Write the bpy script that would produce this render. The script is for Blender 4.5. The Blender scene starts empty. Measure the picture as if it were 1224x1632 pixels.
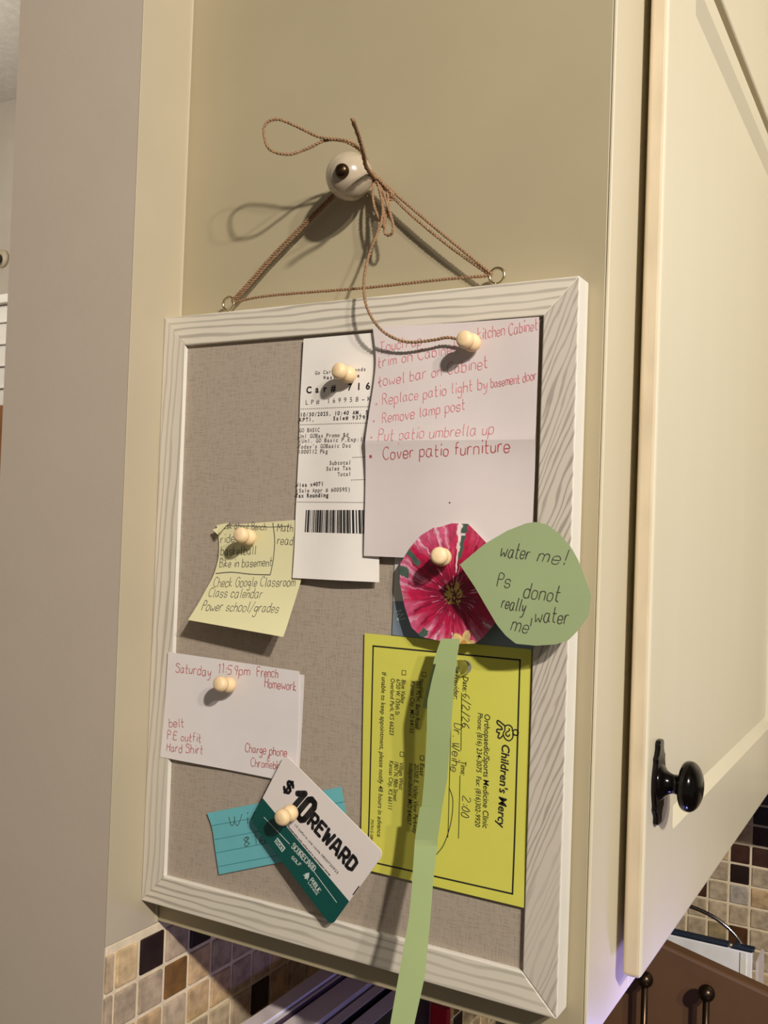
import bpy, bmesh, math, random
from mathutils import Vector, Matrix
C = bpy.context.scene.collection
SC = bpy.context.scene
PI = math.pi

# ------------------------------------------------------------------ camera, world, lights, exposure
cam_d = bpy.data.cameras.new('camera'); cam = bpy.data.objects.new('camera', cam_d); C.objects.link(cam)
rows = ((0.870709, -0.020201, 0.491383, 0.478676), (0.490553, -0.035357, -0.870693, -0.539716), (0.034962, 0.999171, -0.020876, 0.262836))
M4 = Matrix([list(r) for r in rows] + [[0, 0, 0, 1]])
cam.matrix_world = M4
cam_d.sensor_fit = 'VERTICAL'; cam_d.sensor_height = 24.0; cam_d.sensor_width = 18.0
cam_d.lens = 24.0 * 1560.88 / 1632.0
cam_d.clip_start = 0.02
SC.camera = cam
SC.view_settings.view_transform = 'Standard'; SC.view_settings.look = 'None'
SC.view_settings.gamma = 1.0; SC.view_settings.use_curve_mapping = False
SC.view_settings.exposure = 0.0
W = bpy.data.worlds.new('world'); SC.world = W; W.use_nodes = True
W.node_tree.nodes['Background'].inputs[0].default_value = (1.0, 0.95, 0.88, 1)
W.node_tree.nodes['Background'].inputs[1].default_value = 0.185

def lamp(name, kind, loc, power, col, size=0.1, target=None, spot=None):
    d = bpy.data.lights.new(name, kind); d.energy = power; d.color = col
    if kind == 'AREA': d.shape = 'DISK'; d.size = size
    else: d.shadow_soft_size = size
    if spot: d.spot_size = spot; d.spot_blend = 0.6
    o = bpy.data.objects.new(name, d); C.objects.link(o); o.location = loc
    if target: o.rotation_euler = (Vector(target) - Vector(loc)).to_track_quat('-Z', 'Y').to_euler()
    return o
LAMP_A = (1.62, -1.25, 1.25)
LAMP_B = (1.98, -1.22, 1.25)
lamp('ceiling_can_light', 'SPOT', LAMP_A, 200, (1.0, 0.95, 0.88), 0.04, (0.40, 0.2, 0.60), math.radians(70)).data.spot_blend = 1.0
lamp('ceiling_can_light', 'SPOT', LAMP_B, 66, (1.0, 0.95, 0.88), 0.04, (0.40, 0.2, 0.60), math.radians(70)).data.spot_blend = 1.0
lamp('far_room_fill', 'POINT', (-1.3, 0.3, 0.95), 15, (1.0, 0.95, 0.88), 0.12)  # added fill lamp, out of view, brightens the room beyond the stub
lamp('unseen_blue_glow', 'POINT', (0.366, 0.085, -0.074), 0.60, (0.32, 0.28, 1.0), 0.01)  # added blue light for the glow low on the cabinet; no device built

# ------------------------------------------------------------------ materials
def lin(c):
    return tuple(((x/255)/12.92 if x/255 <= 0.04045 else ((x/255+0.055)/1.055)**2.4) for x in c)
def new_mat(name):
    m = bpy.data.materials.new(name); m.use_nodes = True
    return m, m.node_tree, m.node_tree.nodes['Principled BSDF']
def mat(name, col, rough=0.6, metal=0.0, vary=0.06, scale=40.0, bump=0.0, bscale=200.0, spec=0.5, coat=0.0, stretch=None):
    """procedural surface: a noise-mottled colour with an optional fine bump"""
    m, nt, b = new_mat(name); N = nt.nodes; L = nt.links
    c = lin(col)
    tc = N.new('ShaderNodeTexCoord'); mp = N.new('ShaderNodeMapping'); L.new(tc.outputs['Object'], mp.inputs[0])
    if stretch: mp.inputs['Scale'].default_value = stretch
    nz = N.new('ShaderNodeTexNoise'); nz.inputs['Scale'].default_value = scale; nz.inputs['Detail'].default_value = 4
    L.new(mp.outputs[0], nz.inputs['Vector'])
    r = N.new('ShaderNodeValToRGB'); L.new(nz.outputs[0], r.inputs[0])
    r.color_ramp.elements[0].position = 0.3; r.color_ramp.elements[1].position = 0.7
    r.color_ramp.elements[0].color = tuple(x*(1-vary) for x in c) + (1,)
    r.color_ramp.elements[1].color = tuple(min(1, x*(1+vary)) for x in c) + (1,)
    L.new(r.outputs[0], b.inputs['Base Color'])
    b.inputs['Roughness'].default_value = rough; b.inputs['Metallic'].default_value = metal
    b.inputs['Specular IOR Level'].default_value = spec; b.inputs['Coat Weight'].default_value = coat
    if bump:
        n2 = N.new('ShaderNodeTexNoise'); n2.inputs['Scale'].default_value = bscale; n2.inputs['Detail'].default_value = 3
        L.new(mp.outputs[0], n2.inputs['Vector'])
        bp = N.new('ShaderNodeBump'); bp.inputs['Strength'].default_value = bump; bp.inputs['Distance'].default_value = 0.001
        L.new(n2.outputs[0], bp.inputs['Height']); L.new(bp.outputs[0], b.inputs['Normal'])
    return m
def mat_grain(name, base, dark, along, slant=0.0, scale=62.0, amount=1.0, distort=7.0):
    """white-washed wood: long grey grain lines running along one axis"""
    m, nt, b = new_mat(name); N = nt.nodes; L = nt.links
    tc = N.new('ShaderNodeTexCoord'); mp = N.new('ShaderNodeMapping'); L.new(tc.outputs['Object'], mp.inputs[0])
    mp.inputs['Rotation'].default_value = (0, slant, 0)
    mp2 = N.new('ShaderNodeMapping'); L.new(mp.outputs[0], mp2.inputs[0])
    mp2.inputs['Scale'].default_value = (0.16, 1, 1) if along == 'X' else (1, 1, 0.16)
    wv = N.new('ShaderNodeTexWave'); wv.wave_type = 'BANDS'; wv.bands_direction = 'Z' if along == 'X' else 'X'; wv.wave_profile = 'SIN'
    wv.inputs['Scale'].default_value = scale; wv.inputs['Distortion'].default_value = distort; wv.inputs['Detail'].default_value = 3; wv.inputs['Detail Scale'].default_value = 0.9
    L.new(mp2.outputs[0], wv.inputs['Vector'])
    r = N.new('ShaderNodeValToRGB'); L.new(wv.outputs['Fac'], r.inputs[0]); e = r.color_ramp.elements
    e[0].position = 0.0; e[0].color = lin(base) + (1,); e[1].position = 1.0; e[1].color = lin(dark) + (1,)
    md = tuple((x + y) / 2 for x, y in zip(base, dark))
    for p_, c_ in ((0.58, base), (0.80, md), (0.95, dark)):
        q = e.new(p_); q.color = lin(c_) + (1,)
    n3 = N.new('ShaderNodeTexNoise'); n3.inputs['Scale'].default_value = 28; n3.inputs['Detail'].default_value = 3; L.new(mp2.outputs[0], n3.inputs['Vector'])
    mr = N.new('ShaderNodeMapRange'); mr.inputs[1].default_value = 0.35; mr.inputs[2].default_value = 0.65; mr.inputs[3].default_value = 0.55 * (1 - amount) + 0.0; mr.inputs[4].default_value = 0.75; L.new(n3.outputs[0], mr.inputs[0])
    mx = N.new('ShaderNodeMix'); mx.data_type = 'RGBA'; mx.inputs[7].default_value = lin(base) + (1,)
    L.new(mr.outputs[0], mx.inputs[0]); L.new(r.outputs[0], mx.inputs[6])
    L.new(mx.outputs[2], b.inputs['Base Color']); b.inputs['Roughness'].default_value = 0.55
    return m
def mat_linen(name, a, c):
    m, nt, b = new_mat(name); N = nt.nodes; L = nt.links
    tc = N.new('ShaderNodeTexCoord')
    outs = []
    for s in ((1500, 60, 160), (160, 60, 1500)):
        mp = N.new('ShaderNodeMapping'); mp.inputs['Scale'].default_value = s; L.new(tc.outputs['Object'], mp.inputs[0])
        nz = N.new('ShaderNodeTexNoise'); nz.inputs['Scale'].default_value = 1.0; nz.inputs['Detail'].default_value = 2; L.new(mp.outputs[0], nz.inputs['Vector'])
        outs.append(nz)
    ad = N.new('ShaderNodeMath'); ad.operation = 'ADD'; L.new(outs[0].outputs[0], ad.inputs[0]); L.new(outs[1].outputs[0], ad.inputs[1])
    r = N.new('ShaderNodeValToRGB'); L.new(ad.outputs[0], r.inputs[0])
    r.color_ramp.elements[0].position = 0.75; r.color_ramp.elements[0].color = lin(a) + (1,)
    r.color_ramp.elements[1].position = 1.25; r.color_ramp.elements[1].color = lin(c) + (1,)
    L.new(r.outputs[0], b.inputs['Base Color']); b.inputs['Roughness'].default_value = 0.9; b.inputs['Specular IOR Level'].default_value = 0.1
    bp = N.new('ShaderNodeBump'); bp.inputs['Strength'].default_value = 0.3; bp.inputs['Distance'].default_value = 0.0005
    L.new(ad.outputs[0], bp.inputs['Height']); L.new(bp.outputs[0], b.inputs['Normal'])
    return m
def mat_attr(name, rough=0.5, vary=0.25, scale=90, spec=0.4):
    """printed or glazed colour stored per vertex, broken up by noise"""
    m, nt, b = new_mat(name); N = nt.nodes; L = nt.links
    at = N.new('ShaderNodeAttribute'); at.attribute_name = 'paint'
    tc = N.new('ShaderNodeTexCoord'); nz = N.new('ShaderNodeTexNoise'); nz.inputs['Scale'].default_value = scale; nz.inputs['Detail'].default_value = 5
    L.new(tc.outputs['Object'], nz.inputs['Vector'])
    mr = N.new('ShaderNodeMapRange'); mr.inputs[1].default_value = 0.3; mr.inputs[2].default_value = 0.7
    mr.inputs[3].default_value = 1 - vary; mr.inputs[4].default_value = 1 + vary; L.new(nz.outputs[0], mr.inputs[0])
    vm = N.new('ShaderNodeVectorMath'); vm.operation = 'SCALE'; L.new(at.outputs['Color'], vm.inputs[0]); L.new(mr.outputs[0], vm.inputs['Scale'])
    L.new(vm.outputs[0], b.inputs['Base Color']); b.inputs['Roughness'].default_value = rough; b.inputs['Specular IOR Level'].default_value = spec
    return m
def mat_emit(name, col, s):
    m, nt, b = new_mat(name); b.inputs['Base Color'].default_value = lin(col) + (1,)
    b.inputs['Emission Color'].default_value = lin(col) + (1,); b.inputs['Emission Strength'].default_value = s
    return m

M = {}
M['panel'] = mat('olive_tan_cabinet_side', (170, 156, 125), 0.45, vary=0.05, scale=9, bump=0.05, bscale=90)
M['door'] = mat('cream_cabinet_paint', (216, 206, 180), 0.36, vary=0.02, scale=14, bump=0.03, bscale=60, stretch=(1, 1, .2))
M['edge'] = mat('worn_cabinet_door_edge', (206, 188, 158), 0.6, vary=0.10, scale=60, stretch=(1, 1, .3), bump=0.1, bscale=300)
M['strip'] = mat('cream_casing_paint', (181, 168, 142), 0.5, vary=0.03, scale=12, bump=0.05, bscale=120)
M['frame'] = mat('cream_face_frame_paint', (210, 198, 170), 0.42, vary=0.02, scale=14, bump=0.04, bscale=90, stretch=(1, 1, .3))
M['wall'] = mat('warm_grey_wall_paint', (190, 174, 155), 0.75, vary=0.015, scale=25, bump=0.07, bscale=300)
M['wall2'] = mat('far_room_wall_paint', (178, 168, 152), 0.8, vary=0.03, scale=25, bump=0.2, bscale=200)
M['ceil'] = mat('textured_ceiling_paint', (205, 198, 186), 0.9, vary=0.08, scale=60, bump=0.4, bscale=120)
M['floor'] = mat('brown_wood_floor', (120, 88, 60), 0.5, vary=0.2, scale=6, stretch=(1, 12, 1))
M['counter'] = mat('dark_granite_counter', (58, 50, 44), 0.25, vary=0.5, scale=120)
M['white'] = mat('white_frame_paint', (229, 223, 211), 0.5, vary=0.02, scale=60)
M['grain_h'] = mat_grain('whitewashed_wood_grain_level', (218, 207, 188), (166, 156, 140), 'X', 0.0)
M['grain_v'] = mat_grain('whitewashed_wood_grain_upright', (210, 199, 182), (178, 168, 152), 'Z', -0.05)
M['grain_s'] = mat_grain('whitewashed_wood_grain_slanted', (203, 191, 175), (152, 141, 127), 'Z', -0.36, 92.0, 1.0, 13.0)
M['linen'] = mat_linen('grey_brown_linen', (156, 141, 125), (170, 155, 138))
M['backing'] = mat('brown_board_backing', (120, 100, 80), 0.8)
M['paper'] = mat('white_note_paper', (215, 201, 196), 0.75, vary=0.02, scale=50, bump=0.12, bscale=25)
M['paper2'] = mat('white_folded_paper', (226, 216, 211), 0.75, vary=0.02, scale=50, bump=0.1, bscale=25)
M['receipt'] = mat('thermal_receipt_paper', (236, 227, 216), 0.6, vary=0.02, scale=50)
M['sticky'] = mat('pale_yellow_note_paper', (222, 214, 166), 0.8, vary=0.02, scale=40)
M['teal'] = mat('teal_lined_paper', (106, 178, 182), 0.8, vary=0.04, scale=60, bump=0.1, bscale=40)
M['teal_line'] = mat('teal_paper_rule', (60, 132, 140), 0.8)
M['yellow'] = mat('bright_yellow_card', (210, 204, 84), 0.75, vary=0.02, scale=60)
M['post_w'] = mat('postcard_white', (214, 208, 198), 0.5)
M['post_b'] = mat('postcard_blue_grey', (120, 132, 142), 0.5, vary=0.06)
M['leaf'] = mat('sage_green_paper', (147, 160, 114), 0.85, vary=0.03, scale=30)
M['stem'] = mat('light_green_paper', (166, 182, 124), 0.85, vary=0.03, scale=30)
M['gift'] = mat('gift_card_white_plastic', (226, 214, 206), 0.35, vary=0.01)
M['green'] = mat('gift_card_dark_green', (6, 74, 66), 0.35, vary=0.03)
M['ink'] = mat('black_print_ink', (28, 24, 24), 0.7, vary=0.2, scale=400)
M['ink_grey'] = mat('faded_receipt_ink', (92, 84, 82), 0.7, vary=0.3, scale=500)
M['ink_red'] = mat('red_pen_ink', (212, 128, 134), 0.7, vary=0.25, scale=400)
M['ink_red2'] = mat('dark_red_pen_ink', (184, 78, 80), 0.7, vary=0.25, scale=400)
M['ink_pencil'] = mat('pencil_grey', (92, 86, 76), 0.7, vary=0.3, scale=400)
M['ink_dark'] = mat('dark_pencil', (62, 60, 46), 0.7, vary=0.3, scale=400)
M['ink_light'] = mat('pale_card_lettering', (196, 206, 196), 0.5)
M['flower'] = mat_attr('painted_flower_print', 0.55, 0.22, 260)
M['tile'] = mat_attr('tumbled_stone_tile', 0.38, 0.3, 110, 0.5)
M['grout'] = mat('cream_grout', (220, 202, 168), 0.9, vary=0.1, scale=90, bump=0.4, bscale=300)
M['twine'] = mat('jute_twine', (146, 112, 80), 0.9, vary=0.3, scale=700, bump=0.6, bscale=900)
M['wood'] = mat('pale_birch_pin', (236, 204, 158), 0.5, vary=0.08, scale=150, stretch=(1, 1, 4))
M['steel'] = mat('bright_steel', (200, 196, 186), 0.25, 1.0)
M['brass'] = mat('nickel_screw_eye', (206, 190, 150), 0.25, 1.0)
M['ceramic'] = mat('cream_crackle_ceramic', (176, 160, 136), 0.20, vary=0.12, scale=70, coat=0.6)
M['bronze'] = mat('oil_rubbed_bronze', (24, 19, 16), 0.17, 0.6, vary=0.3, scale=60)
M['screw'] = mat('antique_brass_cap', (72, 54, 36), 0.3, 0.9)
M['iron'] = mat('dark_bronze_rod', (72, 57, 42), 0.3, 0.9, vary=0.2)
M['leather'] = mat('brown_leather', (98, 68, 42), 0.6, vary=0.08, scale=30, bump=0.1, bscale=150)
M['chrome'] = mat('chrome', (190, 184, 176), 0.15, 1.0)
M['bin'] = mat('mottled_white_bin', (232, 228, 226), 0.5, vary=0.10, scale=35)
M['navy'] = mat('navy_rim', (36, 46, 60), 0.4)
M['black'] = mat('black_plastic', (18, 17, 17), 0.4)
M['brown'] = mat('brown_wood', (140, 92, 50), 0.5, vary=0.15, scale=20)
M['mag_w'] = mat('white_magazine_cover', (226, 220, 232), 0.35, vary=0.05, scale=20)
M['mag_g'] = mat('grey_magazine_cover', (186, 182, 180), 0.35, vary=0.12, scale=18)
M['mag_p'] = mat('plum_magazine_cover', (66, 50, 60), 0.35, vary=0.1)
M['mag_k'] = mat('black_magazine_cover', (24, 22, 24), 0.35, vary=0.3)
M['mag_d'] = mat('dark_green_magazine_cover', (34, 44, 38), 0.35, vary=0.6, scale=30)
M['mag_r'] = mat('red_magazine_cover', (170, 26, 34), 0.35)
g_, nt_, b_ = new_mat('clear_glass_pin'); b_.inputs['Transmission Weight'].default_value = 1.0; b_.inputs['Roughness'].default_value = 0.03
b_.inputs['Base Color'].default_value = (0.96, 0.95, 0.88, 1); b_.inputs['IOR'].default_value = 1.45; M['glass'] = g_

# ------------------------------------------------------------------ mesh helpers (world coordinates in, origin moved to the object's base)
LOC = {}
class MB:
    def __init__(s): s.v = []; s.f = []; s.mi = []; s.col = []
    def add(s, vs, fs, mi=0, col=None):
        o = len(s.v); s.v += [tuple(v) for v in vs]; s.f += [tuple(i + o for i in f) for f in fs]; s.mi += [mi] * len(fs)
        if col is not None: s.col += (col if isinstance(col, list) else [col] * len(vs))
        return s
    def box(s, x0, x1, y0, y1, z0, z1, mi=0, col=None):
        vs = [(x, y, z) for x in (x0, x1) for y in (y0, y1) for z in (z0, z1)]
        return s.add(vs, [(0, 1, 3, 2), (4, 6, 7, 5), (0, 4, 5, 1), (2, 3, 7, 6), (0, 2, 6, 4), (1, 5, 7, 3)], mi, col)
    def tube(s, pts, r, n=8, mi=0, cap=True):
        pts = [Vector(p) for p in pts]; rs = r if isinstance(r, (list, tuple)) else [r] * len(pts)
        u = None; vs = []; fs = []
        for i, p in enumerate(pts):
            t = (pts[min(i + 1, len(pts) - 1)] - pts[max(i - 1, 0)]).normalized()
            if u is None: u = t.orthogonal().normalized()
            else:
                u = (u - t * u.dot(t)); u = u.normalized() if u.length > 1e-8 else t.orthogonal().normalized()
            w = t.cross(u)
            vs += [p + (u * math.cos(2 * PI * k / n) + w * math.sin(2 * PI * k / n)) * rs[i] for k in range(n)]
        for i in range(len(pts) - 1):
            for k in range(n):
                a = i * n + k; b = i * n + (k + 1) % n; fs.append((a, b, b + n, a + n))
        if cap: fs += [tuple(reversed(range(n))), tuple(range((len(pts) - 1) * n, len(pts) * n))]
        return s.add(vs, fs, mi)
    def lathe(s, base, axis, prof, n=32, mi=0):
        """prof: (radius, height along axis)"""
        base = Vector(base); ax = Vector(axis).normalized(); u = ax.orthogonal().normalized(); w = ax.cross(u); vs = []; fs = []
        for r, h in prof:
            vs += [base + ax * h + (u * math.cos(2 * PI * k / n) + w * math.sin(2 * PI * k / n)) * max(r, 1e-6) for k in range(n)]
        for i in range(len(prof) - 1):
            for k in range(n):
                a = i * n + k; b = i * n + (k + 1) % n; fs.append((a, b, b + n, a + n))
        return s.add(vs, fs, mi)
    def prism(s, poly, ax, d0, d1, mi=0):
        """poly of 2-D points extruded along ax ('X' uses (y,z), 'Y' uses (x,z))"""
        n = len(poly)
        mk = (lambda q, d: (d, q[0], q[1])) if ax == 'X' else ((lambda q, d: (q[0], d, q[1])) if ax == 'Y' else (lambda q, d: (q[0], q[1], d)))
        vs = [mk(q, d0) for q in poly] + [mk(q, d1) for q in poly]
        fs = [tuple(range(n)), tuple(reversed(range(n, 2 * n)))] + [(i, i + n, (i + 1) % n + n, (i + 1) % n) for i in range(n)]
        return s.add(vs, fs, mi)
def obj(name, mb, mats, parent=None, smooth=False, bevel=0.0, base=None, bseg=2, recalc=True):
    mats = mats if isinstance(mats, (list, tuple)) else [mats]
    me = bpy.data.meshes.new(name)
    if parent is not None: base = LOC[parent.name]
    elif base is None:
        xs, ys, zs = zip(*mb.v); base = Vector(((min(xs) + max(xs)) / 2, (min(ys) + max(ys)) / 2, min(zs)))
    base = Vector(base)
    me.from_pydata([Vector(v) - base for v in mb.v], [], mb.f)
    for m in mats: me.materials.append(m)
    for p, mi in zip(me.polygons, mb.mi): p.material_index = mi; p.use_smooth = smooth
    if mb.col:
        at = me.color_attributes.new('paint', 'FLOAT_COLOR', 'POINT')
        for i, c in enumerate(mb.col): at.data[i].color = (c[0], c[1], c[2], 1)
    if recalc:
        bm = bmesh.new(); bm.from_mesh(me); bmesh.ops.recalc_face_normals(bm, faces=bm.faces); bm.to_mesh(me); bm.free()
    o = bpy.data.objects.new(name, me); C.objects.link(o)
    if parent is not None: o.parent = parent
    else: o.location = base
    LOC[o.name] = base
    if bevel:
        md = o.modifiers.new('bevel', 'BEVEL'); md.width = bevel; md.segments = bseg; md.limit_method = 'ANGLE'; md.angle_limit = math.radians(40)
    return o
def empty(name, loc):
    o = bpy.data.objects.new(name, None); C.objects.link(o); o.location = loc; o.empty_display_size = 0.01; LOC[o.name] = Vector(loc); return o
def tag(o, label, cat, group=None, kind=None):
    o['label'] = label; o['category'] = cat
    if group: o['group'] = group
    if kind: o['kind'] = kind
    return o
def struct(name, mb, m, bevel=0.0, **k):
    o = obj(name, mb, m, None, bevel=bevel, **k); o['kind'] = 'structure'; return o
def spline(pts, n=8):
    """Catmull-Rom through points of any dimension"""
    P = [tuple(p) for p in pts]; 
    if len(P) < 3: return P
    P = [tuple(2 * a - b for a, b in zip(P[0], P[1]))] + P + [tuple(2 * a - b for a, b in zip(P[-1], P[-2]))]; out = []
    for i in range(1, len(P) - 2):
        for k in range(n):
            t = k / n
            out.append(tuple(0.5 * (2 * b + (c - a) * t + (2 * a - 5 * b + 4 * c - d) * t * t + (3 * b - a - 3 * c + d) * t ** 3) for a, b, c, d in zip(*P[i - 1:i + 3])))
    out.append(P[-2]); return out
def resample(pts, n):
    d = [0]
    for a, b in zip(pts, pts[1:]): d.append(d[-1] + math.dist(a, b))
    out = []; j = 0
    for i in range(n):
        s = d[-1] * i / (n - 1)
        while j < len(d) - 2 and d[j + 1] < s: j += 1
        f = (s - d[j]) / max(d[j + 1] - d[j], 1e-12); out.append(tuple(a + (b - a) * f for a, b in zip(pts[j], pts[j + 1])))
    return out

# --- paper surfaces: each sheet's distance Y over the board, as a function of where on the board (x, z) it is
def sm(t): t = max(0.0, min(1.0, t)); return t * t * (3 - 2 * t)
def H_receipt(x, z):
    b = max(0.0, (0.28 - z) / 0.07)
    return -0.0166 - 0.0078 * min(b, 1.25) ** 2 - 0.0010 * math.sin(x * 90) * sm((0.39 - z) / 0.05)
def H_note(x, z):
    fold = 0.0022 * math.exp(-abs(z - 0.3185) / 0.012)
    left = 0.0030 * max(0.0, 1 - (x - 0.165) / 0.045) ** 2 * math.exp(-((z - 0.325) / 0.05) ** 2)
    return -0.0180 - fold - left - 0.0030 * sm((0.30 - z) / 0.06) - 0.0008 * math.sin(x * 60 + z * 25)
def H_sticky(x, z):
    s = max(0.0, (0.268 - z) / 0.075)
    return -0.0150 - 0.020 * min(s, 1.3) ** 2.8
def H_memo(x, z): return -0.0186 + 0.0016 * sm((x - 0.02) / 0.06) - 0.0008 * math.sin(z * 40)
def H_memo_back(x, z): return H_memo(x, z) + 0.0007
def H_teal(x, z): return -0.0150 - 0.0042 * max(0.0, (0.062 - x) / 0.035) ** 2 - 0.0006 * sm((0.10 - z) / 0.04)
def H_card(x, z): return -0.0192 - 0.050 * max(0.0, (0.112 - z)) - 0.02 * (x - 0.1)
def H_yellow(x, z): return -0.0156 - 0.0012 * sm((0.10 - z) / 0.06)
def H_post(x, z): return -0.0148
def H_flower(x, z): return -0.0222 - 0.03 * max(0.0, 0.245 - z) - 0.02 * (x - 0.21)
def H_leaf(x, z):
    k = 0.2385
    return -0.0440 + (0.62 * (k - x) if x < k else 0.13 * (x - k))
def H_stema(x, z): return -0.0310 - 0.14 * max(0.0, 0.186 - z)
def H_stemb(x, z): return -0.0410 + 0.06 * max(0.0, 0.186 - z)
def H_stemc(x, z): return -0.0385 - 0.30 * max(0.0, 0.088 - z)
# --- end paper surfaces
TH = 0.00022
def sheet(name, L, R, h, m, parent=None, nu=24, nv=36, th=TH, curve=False):
    """thin paper between a left and a right edge (points from top to bottom), following the height h"""
    if curve: L = spline(L, 6); R = spline(R, 6)
    L = resample(L, nv + 1); R = resample(R, nv + 1); b = MB(); vs = []
    for k in (0, 1):
        for i in range(nv + 1):
            for j in range(nu + 1):
                t = j / nu; x = L[i][0] + (R[i][0] - L[i][0]) * t; z = L[i][1] + (R[i][1] - L[i][1]) * t
                vs.append((x, h(x, z) + k * th, z))
    n1 = nu + 1; o = n1 * (nv + 1); fs = []
    for i in range(nv):
        for j in range(nu):
            a = i * n1 + j; fs.append((a, a + n1, a + n1 + 1, a + 1)); fs.append((o + a, o + a + 1, o + a + n1 + 1, o + a + n1))
    ring = [j for j in range(nu)] + [i * n1 + nu for i in range(nv)] + [nv * n1 + j for j in range(nu, 0, -1)] + [i * n1 for i in range(nv, 0, -1)]
    for q in range(len(ring)):
        a = ring[q]; c = ring[(q + 1) % len(ring)]; fs.append((a, c, c + o, a + o))
    b.add(vs, fs)
    return obj(name, b, m, parent, smooth=False)
def disc(name, centre, outline, h, m, parent=None, rings=12, paint=None, dens=160, th=TH):
    """star-shaped cut-out around a centre"""
    out = resample(list(outline) + [outline[0]], dens + 1)[:-1]; n = len(out); vs = []; cols = []; b = MB()
    for k in (0, 1):
        for r in range(1, rings + 1):
            for i, q in enumerate(out):
                f = r / rings; x = centre[0] + (q[0] - centre[0]) * f; z = centre[1] + (q[1] - centre[1]) * f
                vs.append((x, h(x, z) + k * th, z))
                if paint: cols.append(paint(f, math.atan2(q[1] - centre[1], q[0] - centre[0]), x, z) if k == 0 else (0.85, 0.85, 0.82))
        vs.append((centre[0], h(*centre) + k * th, centre[1]))
        if paint: cols.append(paint(0.0, 0.0, *centre))
    S = n * rings + 1; fs = []
    for k in (0, 1):
        o = k * S
        for r in range(rings - 1):
            for i in range(n):
                a = o + r * n + i; c = o + r * n + (i + 1) % n; fs.append((a, c, c + n, a + n))
        for i in range(n): fs.append((o + S - 1, o + (i + 1) % n, o + i))
    e = (rings - 1) * n
    for i in range(n): a = e + i; c = e + (i + 1) % n; fs.append((a, c, c + S, a + S))
    b.add(vs, fs, 0, cols if paint else None)
    return obj(name, b, m, parent)

# ------------------------------------------------------------------ lettering
def glyphs(body, bold=0.0, shear=0.0):
    cu = bpy.data.curves.new('lettering', 'FONT'); cu.body = body; cu.size = 1.0; cu.offset = bold; cu.shear = shear; cu.resolution_u = 3; cu.fill_mode = 'FRONT'
    o = bpy.data.objects.new('lettering', cu); C.objects.link(o)
    dg = bpy.context.evaluated_depsgraph_get(); dg.update(); ev = o.evaluated_get(dg); me = ev.to_mesh()
    vs = [(v.co.x, v.co.y) for v in me.vertices]; fs = [tuple(p.vertices) for p in me.polygons]
    ev.to_mesh_clear(); bpy.data.objects.remove(o); bpy.data.curves.remove(cu)
    return vs, fs
LIFT = 0.00018
def press(b, vs, fs, A, ex, ez, h, lift=LIFT):
    """lay flat shapes (u, v) on a sheet: A origin, ex and ez the (x, z) steps of u and v"""
    out = []
    for u, v in vs:
        x = A[0] + ex[0] * u + ez[0] * v; z = A[1] + ex[1] * u + ez[1] * v; out.append((x, h(x, z) - lift, z))
    b.add(out, fs)
def print_line(b, body, A, B, cap, h, bold=0.0, shear=0.0, lift=LIFT):
    """printed line fitted from A to B on the baseline, capital height cap"""
    vs, fs = glyphs(body, bold, shear)
    if not vs: return
    x0 = min(v[0] for v in vs); x1 = max(v[0] for v in vs); w = math.dist(A, B); d = ((B[0] - A[0]) / w, (B[1] - A[1]) / w)
    k = w / (x1 - x0); ez = (-d[1] * cap / 0.73, d[0] * cap / 0.73)
    press(b, [(v[0] - x0, v[1]) for v in vs], fs, A, (d[0] * k, d[1] * k), ez, h, lift)
CH = {}
def mono_line(b, body, A, d, pitch, cap, h, bold=0.0, fill=0.82, lift=LIFT):
    """typewriter line: every character in a cell of one width"""
    for i, ch in enumerate(body):
        if ch == ' ': continue
        if (ch, bold) not in CH: CH[(ch, bold)] = glyphs(ch, bold)
        vs, fs = CH[(ch, bold)]
        x0 = min(v[0] for v in vs); x1 = max(v[0] for v in vs); w = max(x1 - x0, 1e-4)
        wd = min(pitch * fill, w * cap / 0.73)
        if ch == '-': wd = min(pitch * 0.75, cap * 0.6)
        k = wd / w; o = i * pitch + (pitch - wd) / 2
        press(b, [(o + (v[0] - x0) * k, v[1] * cap / 0.73) for v in vs], fs, A, d, (-d[1], d[0]), h, lift)
def stroke(b, pts, w, h, lift=LIFT, taper=False):
    """pen line of width w along (x, z) points lying on a sheet"""
    n = len(pts); vs = []; fs = []
    for i, q in enumerate(pts):
        a = pts[max(i - 1, 0)]; c = pts[min(i + 1, n - 1)]; dx, dz = c[0] - a[0], c[1] - a[1]; l = math.hypot(dx, dz) or 1e-9
        nx, nz = -dz / l * w / 2, dx / l * w / 2
        for s in (1, -1): x = q[0] + nx * s; z = q[1] + nz * s; vs.append((x, h(x, z) - lift, z))
    for i in range(n - 1): a = 2 * i; fs.append((a, a + 1, a + 3, a + 2))
    b.add(vs, fs)
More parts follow.
